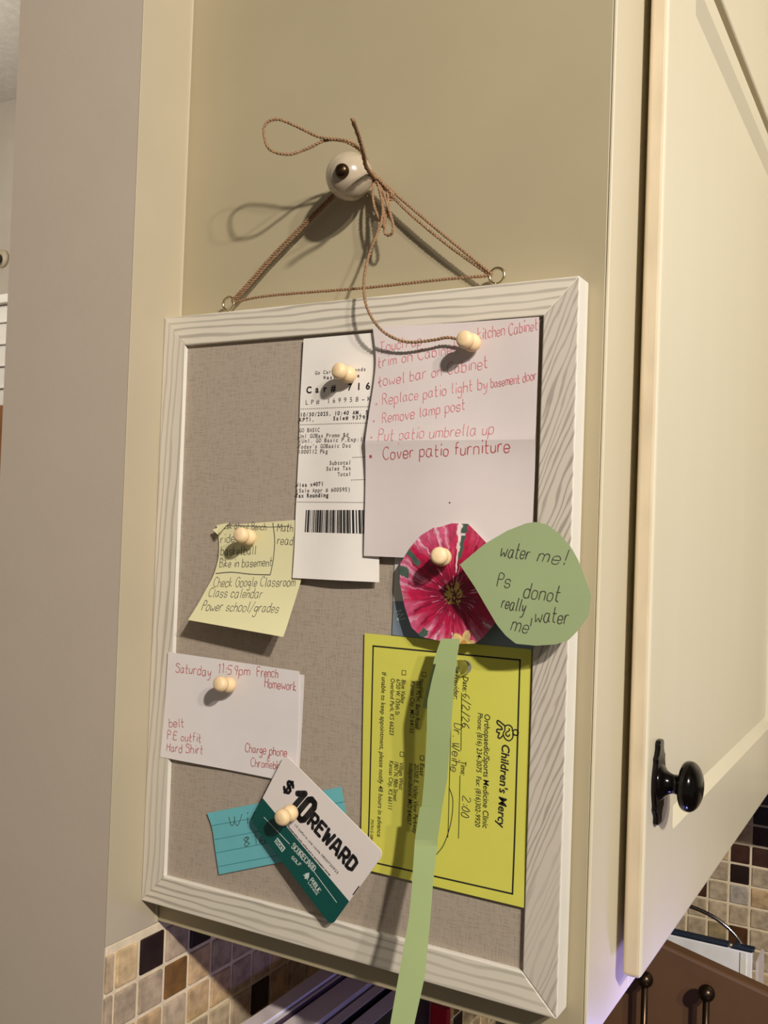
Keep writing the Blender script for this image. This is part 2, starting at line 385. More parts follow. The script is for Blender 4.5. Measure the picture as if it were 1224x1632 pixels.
HAND = {
 'a': '47 17 05 04 13 33 46|47 44 53', 'b': '0a 03|06 17 37 46 44 33 13 04', 'c': '46 37 17 06 04 13 33 44', 'd': '46 37 17 06 04 13 33 44|4a 43',
 'e': '05 45 46 37 17 06 04 13 33 44', 'f': '3a 2a 19 13|07 37', 'g': '47 17 06 05 14 34 46|47 41 30 10 01', 'h': '0a 03|06 17 37 46 43', 'i': '17 13|19 1a',
 'j': '27 21 10 00|29 2a', 'k': '0a 03|37 05 43', 'l': '1a 14 23', 'm': '07 03|06 17 27 36 33|36 47 57 66 63', 'n': '07 03|06 17 37 46 43', 'o': '37 17 06 04 13 33 44 46 37',
 'p': '07 00|06 17 37 46 44 33 13 04', 'r': '07 03|05 17 37', 's': '46 37 17 06 15 35 44 33 13 04', 't': '1a 14 23 33|07 37', 'u': '07 04 13 33 45|47 43', 'v': '07 23 47',
 'w': '07 13 35 53 67', 'x': '07 43|47 03', 'y': '07 14 24 46|47 31 10 00', 'z': '07 47 03 43',
 'A': '03 2a 43|15 35', 'B': '03 0a 3a 49 48 37 07|37 46 44 33 03', 'C': '59 4a 2a 08 05 23 43 54', 'D': '03 0a 3a 58 55 33 03', 'E': '5a 0a 03 53|07 47', 'F': '5a 0a 03|07 47',
 'G': '59 4a 2a 08 05 23 43 55 57 37', 'H': '0a 03|5a 53|07 57', 'M': '03 0a 36 6a 63', 'P': '03 0a 3a 49 48 37 07', 'R': '03 0a 3a 49 48 37 07|27 53', 'S': '59 4a 1a 09 18 47 56 54 43 13 04',
 'W': '09 14 23 36 39|36 43 53 66 7a', 'T': '0a 5a|2a 23',
 '0': '2a 18 05 13 33 45 48 3a 2a', '1': '19 2a 23', '2': '09 1a 3a 49 48 03 53', '3': '09 2a 49 38 17|38 46 44 23 04', '4': '3a 05 55|4a 43', '5': '5a 1a 07 37 46 44 33 03', '6': '4a 18 05 14 23 34 45 36 16 05',
 '7': '0a 4a 13', '8': '38 2a 19 18 36 45 34 23 14 15 38 49 3a 2a', '9': '46 27 18 19 2a 4a 48 33', ':': '17 18|14 15', '.': '13 14', '/': '02 4b', '!': '1a 15|13 14', "'": '1a 19', ',': '14 02', '&': '4a 2a 18 27 37|27 05 13 33 45', '-': '16 46', '*': '16 27 16', '|': '18 12'}
def hand(b, body, A, B, xh, h, w=0.00042, slant=0.12, seed=1, wob=0.35, lift=LIFT):
    """handwriting fitted between A and B: xh is the height of a small letter"""
    rnd = random.Random(seed); u = xh / 4.0; cur = 0.0; S = []
    for ch in body:
        if ch == ' ': cur += 4.0; continue
        g = HAND[ch]; mx = 0; dy = rnd.uniform(-wob, wob); sc = rnd.uniform(0.92, 1.08)
        for st in g.split('|'):
            pts = [(int(q[0]), int(q[1], 16) - 3) for q in st.split()]; mx = max(mx, max(q[0] for q in pts))
            pts = spline(pts, 4) if len(pts) > 2 else pts
            S.append([(cur + q[0] * sc + slant * q[1] + rnd.uniform(-.06, .06), q[1] * sc + dy) for q in pts])
        cur += mx * sc + 1.9
    wid = cur - 1.9; L = math.dist(A, B); d = ((B[0] - A[0]) / L, (B[1] - A[1]) / L); k = L / wid
    for st in S:
        stroke(b, [(A[0] + d[0] * q[0] * k - d[1] * q[1] * u, A[1] + d[1] * q[0] * k + d[0] * q[1] * u) for q in st], w * rnd.uniform(.85, 1.15), h, lift)

BLK = {'R': '00 07 37 46 44 33 03|23 40', 'E': '47 07 00 40|04 34', 'W': '07 10 25 40 57', 'A': '00 17 37 50|12 42', 'D': '00 07 27 46 41 20 00', 'S': '46 37 17 06 05 14 34 43 41 30 10 01', 'C': '46 37 17 06 01 10 30 41',
       'O': '17 37 46 41 30 10 01 06 17', 'G': '46 37 17 06 01 10 30 41 43 23', 'L': '07 00 40', 'F': '47 07 00|04 34', 'P': '00 07 37 46 44 33 03', 'U': '07 01 10 30 41 47', 'B': '00 07 37 46 45 34 43 41 30 00|34 04', 'I': '07 00',
       '1': '05 27 20', '0': '17 37 46 41 30 10 01 06 17', '$': '46 37 17 06 05 14 34 43 41 30 10 01|28 2-', 'K': '00 07|47 03 40', "'": '07 05'}
def block(b, body, A, B, cap, w, h, lift=LIFT, gap=1.7, shear=0.0):
    """heavy condensed capitals fitted from A to B on the baseline; w is the stroke width"""
    cur = 0.0; S = []
    for ch in body:
        mx = 0
        for st in BLK[ch].split('|'):
            pts = [(int(q[0]), -1 if q[1] == '-' else int(q[1])) for q in st.split()]; mx = max(mx, max(q[0] for q in pts)); S.append([(cur + q[0], q[1]) for q in pts])
        cur += mx + gap
    L = math.dist(A, B); d = ((B[0] - A[0]) / L, (B[1] - A[1]) / L); k = (L - w) / max(cur - gap, 1e-6); u = (cap - w) / 7.0
    P = lambda q: (A[0] + d[0] * (q[0] * k + w / 2 + shear * q[1] * u) - d[1] * (q[1] * u + w / 2), A[1] + d[1] * (q[0] * k + w / 2 + shear * q[1] * u) + d[0] * (q[1] * u + w / 2))
    for st in S:
        pts = [P(q) for q in st]
        for p0, p1 in zip(pts, pts[1:]): stroke(b, [p0, p1], w, h, lift)
        for q in pts:
            n = 8; vs = []
            for i in range(n): x = q[0] + w / 2 * 1.04 * math.cos(2 * PI * (i + .5) / n); z = q[1] + w / 2 * 1.04 * math.sin(2 * PI * (i + .5) / n); vs.append((x, h(x, z) - lift, z))
            b.add(vs, [tuple(range(n))])

# ------------------------------------------------------------------ the room
GY = -0.0497                                                        # the free end of the wall stub
struct('wall_left', MB().box(-0.1246, -0.0010, GY, 0.86, -1.37, 1.28), M['wall'])
struct('trim_1', MB().box(-0.0010, 0.0, GY - 0.0002, -0.0012, -0.0215, 1.28), M['strip'], 0.0004)
struct('trim_2', MB().tube([(-0.0002, -0.0012, -0.02), (-0.0002, -0.0012, 1.06)], 0.0016, 8), M['strip'])
struct('wall_back', MB().box(-0.006, 3.0, 0.856, 0.97, -1.37, 1.28), M['wall'])
struct('wall_far', MB().box(-4.0, -0.1246, 1.05, 1.15, -1.37, 1.28), M['wall2'])
struct('ceiling', MB().box(-4.0, 3.2, -1.6, 1.15, 1.28, 1.34), M['ceil'])
struct('floor', MB().box(-4.0, 3.2, -3.0, 1.15, -1.42, -1.37), M['floor'])

def tiled(name, origin, wall, cols, rows, overrides, seed, edge=None):
    """mosaic of tumbled stone tiles on a bed of grout; wall 'X' stands at x = 0, 'Y' at y = 0.85"""
    rnd = random.Random(seed); b = MB(); pal = [(196, 170, 132), (182, 158, 126), (204, 178, 134), (172, 152, 126), (186, 160, 122), (176, 156, 134)]
    dk = [(44, 28, 20), (112, 80, 42), (60, 38, 26)]
    g = lin((206, 186, 150)); u0, u1 = cols[0], cols[-1]; z1, z0 = rows[0], rows[-1]
    def put(ua, ub, za, zb, d0, d1, c, mi):
        if wall == 'X': b.box(d0, d1, ua, ub, za, zb, mi, c)
        else: b.box(ua, ub, 0.85 - d1, 0.85 - d0, za, zb, mi, c)
    put(u0 - (0.008 if wall == 'X' else 0), u1, z0, z1 + 0.005, -0.006, -0.0004, g, 1)
    for r in range(len(rows) - 1):
        if wall == 'X': put(u0 - 0.0079, u0 - 0.001, rows[r + 1] + .0013, rows[r] - .0013, -0.005, 0.0012, lin(rnd.choice(pal)), 0)
        for c in range(len(cols) - 1):
            ua, ub = cols[c] + .0016, cols[c + 1] - .0016; za, zb = rows[r + 1] + .0016, rows[r] - .0016
            q = rnd.random(); col = rnd.choice(pal) if q > 0.17 else rnd.choice(dk)
            for (ou, oz, oc) in overrides:
                if cols[c] <= ou < cols[c + 1] and rows[r + 1] <= oz < rows[r]: col = oc
            k = rnd.uniform(0.9, 1.08); put(ua, ub, za, zb, -0.004, 0.0012, tuple(x * k for x in lin(col)), 0)
    o = obj(name, b, [M['tile'], M['grout']], None, bevel=0.0011, bseg=2); o['kind'] = 'structure'; return o
DK, BR, LT, TN, MO = (36, 22, 15), (118, 84, 44), (206, 178, 132), (190, 160, 118), (178, 158, 130)
rowz = [-0.0265] + [-0.0545 - 0.0272 * k for k in range(13)]
tiled('wall_backsplash_left', None, 'X', [-0.0410] + [-0.0178 + 0.0266 * k for k in range(33)], rowz,
      [(-0.03, -0.04, LT), (-0.005, -0.04, DK), (0.02, -0.04, MO), (0.045, -0.04, DK), (0.075, -0.04, MO), (0.10, -0.04, DK), (0.127, -0.04, MO),
       (-0.03, -0.07, MO), (-0.005, -0.07, MO), (0.02, -0.07, BR), (0.05, -0.07, TN), (0.075, -0.07, MO), (0.10, -0.07, MO), (0.127, -0.07, MO),
       (-0.03, -0.095, TN), (-0.005, -0.095, TN), (0.02, -0.095, MO), (0.05, -0.095, TN), (0.075, -0.095, TN), (0.10, -0.095, MO), (0.127, -0.095, MO), (0.155, -0.095, TN),
       (0.05, -0.12, MO), (0.075, -0.12, MO), (0.10, -0.12, MO), (0.127, -0.12, DK), (0.155, -0.12, TN)], 3)
tiled('wall_backsplash_back', None, 'Y', [0.003 + 0.027 * k for k in range(27)], rowz,
      [(0.2586, -0.1784) + (DK,), (0.2606, -0.2553) + ((84, 52, 28),), (0.2851, -0.1012) + (DK,), (0.2788, -0.1330) + ((62, 38, 26),), (0.2894, -0.1483) + ((62, 38, 26),), (0.2634, -0.1500) + ((62, 38, 26),), (0.2138, -0.2060) + ((70, 44, 30),),
       (0.2321, -0.1837) + (MO,), (0.2839, -0.1774) + (MO,), (0.2326, -0.2046) + (MO,), (0.2592, -0.2032) + ((168, 156, 140),), (0.2845, -0.2020) + (TN,), (0.2333, -0.2297) + (MO,), (0.2600, -0.2322) + (MO,), (0.2852, -0.2307) + (MO,),
       (0.2062, -0.2314) + (MO,), (0.2069, -0.2566) + (MO,), (0.2341, -0.2589) + ((150, 130, 96),), (0.2875, -0.2590) + (MO,), (0.2906, -0.2870) + (MO,)], 8)

# ------------------------------------------------------------------ wall cabinet
cab = tag(empty('wall_cabinet', (0.16, 0.35, -0.0197)), 'tall cream painted wall cabinet whose olive tan side carries the pin board', 'cabinet')
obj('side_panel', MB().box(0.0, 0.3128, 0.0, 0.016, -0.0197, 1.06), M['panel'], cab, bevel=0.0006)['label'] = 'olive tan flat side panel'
ff = MB().box(0.3130, 0.315, -0.0003, 0.085, -0.0197, 1.06).box(0.297, 0.3129, 0.0165, 0.085, -0.0197, 1.06)
for z0, z1 in ((-0.0197, 0.022), (0.63, 0.70), (1.0, 1.06)): ff.box(0.297, 0.315, 0.085, 0.80, z0, z1)
ff.box(0.297, 0.315, 0.80, 0.848, -0.0197, 1.06)
obj('face_frame', ff, M['frame'], cab, bevel=0.0006)
obj('filler_strip', MB().box(0.3205, 0.3320, 0.643, 0.846, 0.0036, 0.6535), M['door'], cab)
obj('bottom_panel', MB().box(0.0, 0.297, 0.016, 0.848, -0.006, 0.010), M['strip'], cab)
obj('top_panel', MB().box(0.0, 0.297, 0.016, 0.848, 1.044, 1.06), M['strip'], cab)
def door(y0, y1, z0, z1):
    b = MB(); xb, xf, xr = 0.3205, 0.3320, 0.3265
    R = lambda x, a, c: [(x, y0 + a, z0 + c), (x, y1 - a, z0 + c), (x, y1 - a, z1 - c), (x, y0 + a, z1 - c)]
    st, rl, tr = 0.071, 0.071, 0.016
    vs = R(xb, 0, 0) + R(xf, 0, 0) + [(xf, y0 + st, z0 + rl), (xf, y1 - st, z0 + rl), (xf, y1 - st, z1 - tr), (xf, y0 + st, z1 - tr)] + [(xr, y0 + st + .0095, z0 + rl + .0095), (xr, y1 - st - .0095, z0 + rl + .0095), (xr, y1 - st - .0095, z1 - tr - .0095), (xr, y0 + st + .0095, z1 - tr - .0095)]
    q = lambda a, c: [(a + i, a + (i + 1) % 4, c + (i + 1) % 4, c + i) for i in range(4)]
    f = [(3, 2, 1, 0)] + q(0, 4) + q(4, 8) + q(8, 12) + [(12, 13, 14, 15)]
    b.add(vs, f); b.mi = [0] * len(f); b.mi[4] = 1
    return b
d1 = obj('door', door(0.0482, 0.64, 0.0036, 0.6535), [M['door'], M['edge']], cab, bevel=0.0026, bseg=3)
d1['label'] = 'large cream door with recessed panel and worn edge'
obj('door', door(0.0482, 0.64, 0.668, 1.04), [M['door'], M['edge']], cab, bevel=0.0026, bseg=3)['label'] = 'short cream door above the large one'
# black knob with its shaped backplate
ky, kz, kx = 0.0715, 0.1160, 0.3320
half = [(0.0, 0.0262), (0.0030, 0.0258), (0.0042, 0.0240), (0.0042, 0.0205), (0.0056, 0.0175), (0.0074, 0.0160), (0.0070, 0.0130), (0.0082, 0.0085), (0.0092, 0.0040), (0.0094, 0.0)]
half = half + [(a, -c) for a, c in reversed(half[:-1])]
outl = [(a, c) for a, c in half] + [(-a, c) for a, c in reversed(half[1:-1])]
bp_ = MB().prism([(ky + a * 1.35, kz + c) for a, c in outl], 'X', kx - 0.0003, kx + 0.0032)
obj('knob_backplate', bp_, M['bronze'], d1, bevel=0.0012, bseg=3)
prof = [(0.0, 0.002), (0.0105, 0.002), (0.0100, 0.0045), (0.0078, 0.0062), (0.0062, 0.0090), (0.0058, 0.0120), (0.0070, 0.0142), (0.0112, 0.0150), (0.0140, 0.0166), (0.0151, 0.0192), (0.0146, 0.0222), (0.0122, 0.0250), (0.0082, 0.0270), (0.0040, 0.0279), (0.0, 0.0281)]
obj('knob', MB().lathe((kx, ky, kz), (1, 0, 0), spline(prof, 4), 40), M['bronze'], d1, smooth=True)

nb = tag(empty('wall_cabinet', (0.9, 0.70, -0.0197)), 'unseen cream wall cabinet round the corner, added to shade the right hand tiles', 'cabinet')  # out of view; added so the back tiles fall in its shade
obj('case', MB().box(0.345, 1.5, 0.672, 0.848, -0.0197, 1.06), M['strip'], nb, bevel=0.001)
obj('door', MB().box(0.36, 0.90, 0.651, 0.671, 0.0036, 1.04), M['door'], nb, bevel=0.003)
obj('door', MB().box(0.91, 1.48, 0.651, 0.671, 0.0036, 1.04), M['door'], nb, bevel=0.003)

# ------------------------------------------------------------------ the pin board
BX0, BX1, BZ0, BZ1, FW, FY = -0.0010, 0.3034, 0.0, 0.4092, 0.0207, -0.0175
board = tag(empty('pin_board', ((BX0 + BX1) / 2, -0.008, 0.0)), 'linen pin board in a white-washed wooden frame hanging on the cabinet side', 'notice board')
def rail(pts, m, lip):
    """mitred frame rail; its front face has wood grain, its sides are plain white"""
    b = MB().prism(pts, 'Y', FY, -0.0008); b.mi = [1 if i == 0 else 0 for i in range(len(b.f))]
    return obj('frame_rail', b, [M['white'], m], board, bevel=0.0008)
a, c, e, f = BX0, BX1, BZ0, BZ1; w = FW
rail([(a, f), (c, f), (c - w, f - w), (a + w, f - w)], M['grain_h'], 0)
rail([(a, e), (a + w, e + w), (c - w, e + w), (c, e)], M['grain_h'], 0)
lr = MB(); ch = 0.0017                                             # left outer edge chamfered to turn dark, standing in for a shadow line
pf_ = [(a + ch, e + ch * .4), (a + ch, f - ch * .4), (a + w, f - w), (a + w, e + w)]; pm_ = [(a, e), (a, f), (a + w, f - w), (a + w, e + w)]
lr.add([(x, FY, z) for x, z in pf_] + [(x, FY + ch, z) for x, z in pm_] + [(x, -0.0008, z) for x, z in pm_],
       [(0, 1, 2, 3)] + [(i, (i + 1) % 4, (i + 1) % 4 + 4, i + 4) for i in range(4)] + [(i + 4, (i + 1) % 4 + 4, (i + 1) % 4 + 8, i + 8) for i in range(4)] + [(11, 10, 9, 8)])
lr.mi = [1] + [0] * 9
obj('frame_rail', lr, [M['white'], M['grain_v']], board)
rail([(c, e), (c - w, e + w), (c - w, f - w), (c, f)], M['grain_s'], 0)
obj('linen_panel', MB().box(a + w - .002, c - w + .002, -0.0140, -0.0060, e + w - .002, f - w + .002), M['linen'], board)
obj('backing', MB().box(a + w - .003, c - w + .003, -0.0058, -0.0010, e + w - .003, f - w + .003), M['backing'], board)
EYES = [(0.0502, -0.0090, 0.4168), (0.2500, -0.0090, 0.4163)]
for x, y, z in EYES:
    b = MB(); rr = 0.0047; ang = [2 * PI * k / 28 - PI / 2 for k in range(28)]
    b.tube([(x + rr * math.cos(t), y, z + rr * math.sin(t)) for t in ang] + [(x + rr * math.cos(ang[0]), y, z + rr * math.sin(ang[0]))], 0.0009, 8)
    b.tube([(x, y, z - rr), (x, y, BZ1 - 0.006)], 0.0009, 8)
    obj('screw_eye', b, M['brass'], board, smooth=True)

# ------------------------------------------------------------------ ceramic hook knob and twine
KC = Vector((0.1531, -0.0220, 0.4857)); KP = Vector((0.1570, -0.0385, 0.4834))
ax = (KP - KC).normalized(); kb = KC - ax * (KC.y / ax.y)          # where its axis meets the cabinet side
hook = tag(empty('ceramic_knob', tuple(kb)), 'round cream crackle ceramic knob screwed to the cabinet side', 'knob')
R_ = 0.0150; h0 = (KC - kb).length
prof = [(0.0, 0.0), (0.0085, 0.0), (0.0085, 0.0030), (0.0070, 0.0055)] + [(R_ * math.cos(t), h0 + R_ * 0.98 * math.sin(t)) for t in [(-62 + 9.1 * k) * PI / 180 for k in range(16)]] + [(0.0025, h0 + R_ * 0.985)]
obj('knob_body', MB().lathe(kb, ax, prof, 40), M['ceramic'], hook, smooth=True)
ht = h0 + R_ * 0.97
obj('screw_cap', MB().lathe(kb + ax * ht, ax, [(0.0045, -0.001), (0.0046, 0.0004), (0.0040, 0.0020), (0.0026, 0.0031), (0.0, 0.0035)], 24), M['screw'], hook, smooth=True)
tw = MB(); rt = random.Random(5)
def twine(pts, r=0.00085, n=10):
    """two twisted strands along a spline"""
    P = spline(pts, n); P = resample(P, max(12, int(sum(math.dist(p, q) for p, q in zip(P, P[1:])) / 0.0012)))
    V = [Vector(p) for p in P]; A = []; B = []; ph = rt.uniform(0, 6); s = 0
    for i, p in enumerate(V):
        t = (V[min(i + 1, len(V) - 1)] - V[max(i - 1, 0)]).normalized(); u = t.cross(Vector((0.31, 0.2, 0.93))).normalized(); v = t.cross(u)
        if i: s += (V[i] - V[i - 1]).length
        g = ph + s / 0.0042 * 2 * PI; d = (u * math.cos(g) + v * math.sin(g)) * r * 0.62; j = rt.uniform(.9, 1.1)
        A.append((p + d, j)); B.append((p - d, j))
    for S in (A, B): tw.tube([q for q, _ in S], [r * 0.72 * j for _, j in S], 6)
twine([(0.0528, -0.0090, 0.4183), (0.0689, -0.0090, 0.4316), (0.0886, -0.0085, 0.4489), (0.1244, -0.0075, 0.4766), (0.1418, -0.0075, 0.4894)])
twine([(0.0536, -0.0085, 0.4171), (0.0696, -0.0085, 0.4299), (0.0894, -0.0080, 0.4472), (0.1252, -0.0070, 0.4750), (0.1434, -0.0070, 0.4877)])
twine([(0.0534, -0.0090, 0.4174), (0.0855, -0.0095, 0.4192), (0.1594, -0.0100, 0.4174), (0.2126, -0.0100, 0.4174), (0.2468, -0.0090, 0.4170)])
twine([(0.1588, -0.0080, 0.4932), (0.1758, -0.0095, 0.4782), (0.1936, -0.0100, 0.4626), (0.2202, -0.0100, 0.4399), (0.2469, -0.0092, 0.4176)])
twine([(0.1586, -0.0075, 0.4909), (0.1735, -0.0085, 0.4772), (0.1914, -0.0090, 0.4600), (0.2172, -0.0090, 0.4383), (0.2462, -0.0086, 0.4167)])
twine([(0.1399, -0.0078, 0.4916), (0.1456, -0.0082, 0.4992), (0.1541, -0.0082, 0.4979), (0.1608, -0.0080, 0.4905), (0.1564, -0.0080, 0.4838), (0.1460, -0.0078, 0.4838), (0.1410, -0.0078, 0.4902)])
# the bow: big loop, free end, knot, two hanging loops and the long tail
twine([(0.1651, -0.0120, 0.4861), (0.1647, -0.0180, 0.4928), (0.1627, -0.0260, 0.5002), (0.1593, -0.0340, 0.5025), (0.1530, -0.0370, 0.5036), (0.1417, -0.0410, 0.5056), (0.1269, -0.0460, 0.5133), (0.1163, -0.0500, 0.5176), (0.1099, -0.0530, 0.5148), (0.1096, -0.0540, 0.5074), (0.1136, -0.0530, 0.4980), (0.1244, -0.0480, 0.4949), (0.1352, -0.0420, 0.4993), (0.1444, -0.0380, 0.5039), (0.1537, -0.0310, 0.5045), (0.1622, -0.0250, 0.4994), (0.1645, -0.0160, 0.4912), (0.1670, -0.0120, 0.4850)])
twine([(0.1661, -0.0120, 0.4851), (0.1692, -0.0220, 0.4845), (0.1745, -0.0380, 0.4836), (0.1810, -0.0520, 0.4855), (0.1857, -0.0660, 0.4899), (0.1903, -0.0800, 0.4927)], 0.00115)
twine([(0.1655, -0.0120, 0.4868), (0.1657, -0.0140, 0.4769), (0.1687, -0.0160, 0.4660), (0.1743, -0.0180, 0.4560), (0.1773, -0.0190, 0.4514), (0.1773, -0.0180, 0.4583), (0.1735, -0.0160, 0.4701), (0.1686, -0.0130, 0.4828), (0.1660, -0.0120, 0.4867)])
twine([(0.1669, -0.0120, 0.4866), (0.1740, -0.0140, 0.4738), (0.1802, -0.0170, 0.4610), (0.1838, -0.0180, 0.4517), (0.1823, -0.0180, 0.4464), (0.1772, -0.0170, 0.4485), (0.1772, -0.0160, 0.4570), (0.1774, -0.0140, 0.4674), (0.1745, -0.0120, 0.4783), (0.1682, -0.0110, 0.4859)])
twine([(0.1635, -0.0110, 0.4898), (0.1707, -0.0135, 0.4831), (0.1765, -0.0130, 0.4769), (0.1796, -0.0110, 0.4724), (0.1757, -0.0120, 0.4710), (0.1718, -0.0135, 0.4766), (0.1661, -0.0120, 0.4851)], 0.0010)
twine([(0.1726, -0.0120, 0.4802), (0.1776, -0.0125, 0.4761), (0.1784, -0.0120, 0.4722), (0.1732, -0.0110, 0.4741)], 0.0010)
twine([(0.1670, -0.0120, 0.4858), (0.1729, -0.0160, 0.4733), (0.1771, -0.0200, 0.4597), (0.1761, -0.0230, 0.4481), (0.1726, -0.0260, 0.4352), (0.1707, -0.0280, 0.4225), (0.1715, -0.0300, 0.4104), (0.1743, -0.0310, 0.4003), (0.1800, -0.0310, 0.3903), (0.1883, -0.0290, 0.3821), (0.2010, -0.0260, 0.3772), (0.2168, -0.0240, 0.3777), (0.2262, -0.0230, 0.3788), (0.2355, -0.0220, 0.3765)])
tag(obj('twine', tw, M['twine'], None, smooth=True), 'brown jute twine tied in a bow over the ceramic knob, strung to the pin board', 'twine')

# ------------------------------------------------------------------ papers pinned to the board
# car wash receipt
rc = sheet('receipt', [(0.1192, 0.3864), (0.1175, 0.3458), (0.1180, 0.3213), (0.1173, 0.2724), (0.1192, 0.2316)],
           [(0.1736, 0.3867), (0.1753, 0.3436), (0.1766, 0.3203), (0.1789, 0.2738), (0.1833, 0.2324)], H_receipt, M['receipt'])
tag(rc, 'long white till receipt with a barcode, tucked behind the red-written list', 'receipt')
k = MB(); g = MB()
def rline(bm, body, A, B, cap, bold=0.0, n=None):
    n = n or len(body); L = math.dist(A, B); d = ((B[0] - A[0]) / L, (B[1] - A[1]) / L); mono_line(bm, body, A, d, L / n, cap, H_receipt, bold)
rline(g, 'Go Carwash Legends', (0.1287, 0.3627), (0.1675, 0.3631), 0.0024, 0.015)
rline(g, 'West Avenue', (0.1352, 0.3592), (0.1633, 0.3593), 0.0024, 0.03)
rline(k, 'Car# 716', (0.1212, 0.3510), (0.1724, 0.3515), 0.0044, 0.03)
rline(g, 'LP# 169958-K', (0.1209, 0.3436), (0.1727, 0.3441), 0.0032)
rline(k, '10/30/2025, 10:40 AM, 506', (0.1179, 0.3360), (0.1748, 0.3359), 0.0026, 0.02)
rline(k, 'KPT1,      Sale# 937953', (0.1175, 0.3327), (0.1732, 0.3328), 0.0026, 0.02)
for i, t in enumerate(['GO BASIC', 'Unl GOBas Promo $d', '(Unl. GO Basic P,Exp:11', "Today's GOBasic Dsc", '1000112 Pkg']):
    A = [(0.1178, 0.3258), (0.1175, 0.3221), (0.1177, 0.3189), (0.1173, 0.3152), (0.1175, 0.3119)][i]; B = [(0.1341, 0.3258), (0.1568, 0.3220), (0.1694, 0.3191), (0.1590, 0.3153), (0.1413, 0.3120)][i]
    rline(g, t, A, B, 0.0027, 0.012)
rline(g, 'Subtotal', (0.1427, 0.3044), (0.1594, 0.3047), 0.0027, 0.012)
rline(g, 'Sales Tax', (0.1403, 0.3008), (0.1595, 0.3012), 0.0027, 0.012)
rline(g, 'Total', (0.1494, 0.2972), (0.1597, 0.2976), 0.0027, 0.012)
rline(k, 'Visa x4071', (0.1170, 0.2903), (0.1388, 0.2913), 0.0027, 0.02)
rline(g, '(Sale Appr # 600595)', (0.1171, 0.2867), (0.1596, 0.2878), 0.0027, 0.012)
rline(k, 'Tax Rounding', (0.1168, 0.2834), (0.1431, 0.2841), 0.0027, 0.03)
for A, B, n in (((0.1186, 0.3409), (0.1720, 0.3406), 34), ((0.1186, 0.3307), (0.1724, 0.3304), 34), ((0.1601, 0.3090), (0.1724, 0.3094), 9), ((0.1598, 0.2949), (0.1729, 0.2954), 9), ((0.1169, 0.2806), (0.1735, 0.2810), 40)):
    for i in range(n):
        p0 = tuple(A[q] + (B[q] - A[q]) * i / n for q in (0, 1)); p1 = tuple(A[q] + (B[q] - A[q]) * (i + 0.55) / n for q in (0, 1)); stroke(g, [p0, p1], 0.0004, H_receipt)
obj('printed_text', k, M['ink'], rc, recalc=False); obj('printed_text', g, M['ink_grey'], rc, recalc=False)
bc = MB(); rnd = random.Random(12); TL, TR, BL, BR_ = (0.1254, 0.2755), (0.1754, 0.2764), (0.1254, 0.2613), (0.1771, 0.2617)
u = 0.0
while u < 1.0:
    wd = rnd.choice([0.008, 0.008, 0.016, 0.016, 0.03]); u2 = min(1.0, u + wd); vs = []
    for (P, Q, t) in ((TL, TR, u), (TL, TR, u2), (BL, BR_, u2), (BL, BR_, u)): x = P[0] + (Q[0] - P[0]) * t; z = P[1] + (Q[1] - P[1]) * t; vs.append((x, H_receipt(x, z) - LIFT, z))
    bc.add(vs, [(0, 1, 2, 3)]); u = u2 + rnd.choice([0.008, 0.008, 0.014, 0.022])
obj('barcode', bc, M['ink'], rc, recalc=False)

# red-written to-do list
nt = sheet('paper_note', [(0.1723, 0.3894), (0.1755, 0.3704), (0.1749, 0.3549), (0.1725, 0.3354), (0.1713, 0.3175), (0.1711, 0.2851), (0.1725, 0.2480)],
           [(0.2808, 0.3876), (0.2810, 0.3680), (0.2808, 0.3396), (0.2811, 0.3147), (0.2806, 0.2830), (0.2811, 0.2487)], H_note, M['paper'], nu=30, nv=70, curve=True)
tag(nt, 'creased white paper list written in pink-red pen at the top right of the board', 'note')
r = MB(); s = MB(); HN = H_note
hand(r, 'Touch up', (0.1784, 0.3734), (0.2063, 0.3768), 0.0036, HN, seed=1)
hand(r, 'kitchen Cabinet', (0.2430, 0.3776), (0.2802, 0.3802), 0.0036, HN, seed=2)
hand(r, 'trim on Cabinet', (0.1775, 0.3641), (0.2295, 0.3710), 0.0036, HN, seed=3)
hand(r, 'towel bar on Cabinet', (0.1786, 0.3524), (0.2496, 0.3607), 0.0038, HN, seed=4)
hand(r, 'Replace patio light by', (0.1818, 0.3410), (0.2500, 0.3486), 0.0036, HN, seed=5)
hand(r, 'basement door', (0.2524, 0.3488), (0.2803, 0.3521), 0.0030, HN, seed=6)
hand(r, 'Remove lamp post', (0.1824, 0.3298), (0.2364, 0.3365), 0.0036, HN, seed=7)
hand(r, 'Put patio umbrella up', (0.1804, 0.3189), (0.2552, 0.3216), 0.0038, HN, seed=8)
hand(s, 'Cover patio furniture', (0.1835, 0.3075), (0.2654, 0.3114), 0.0042, HN, w=0.0005, seed=9)
for q in ((0.1775, 0.3656), (0.1780, 0.3547), (0.1770, 0.3412), (0.1759, 0.3307), (0.1750, 0.3206)): stroke(r, [q, (q[0] + .0010, q[1] + .0006)], 0.0009, HN)
for q in ((0.1748, 0.3091),): stroke(s, [(q[0] - .0008, q[1]), (q[0] + .0008, q[1] + .0003)], 0.0018, HN)
q = (0.2289, 0.2817); d_ = MB(); stroke(d_, [q, (q[0] + .0008, q[1])], 0.0008, HN)
obj('handwriting', r, M['ink_red'], nt, recalc=False); obj('handwriting', s, M['ink_red2'], nt, recalc=False); obj('ink_dot', d_, M['ink'], nt, recalc=False)

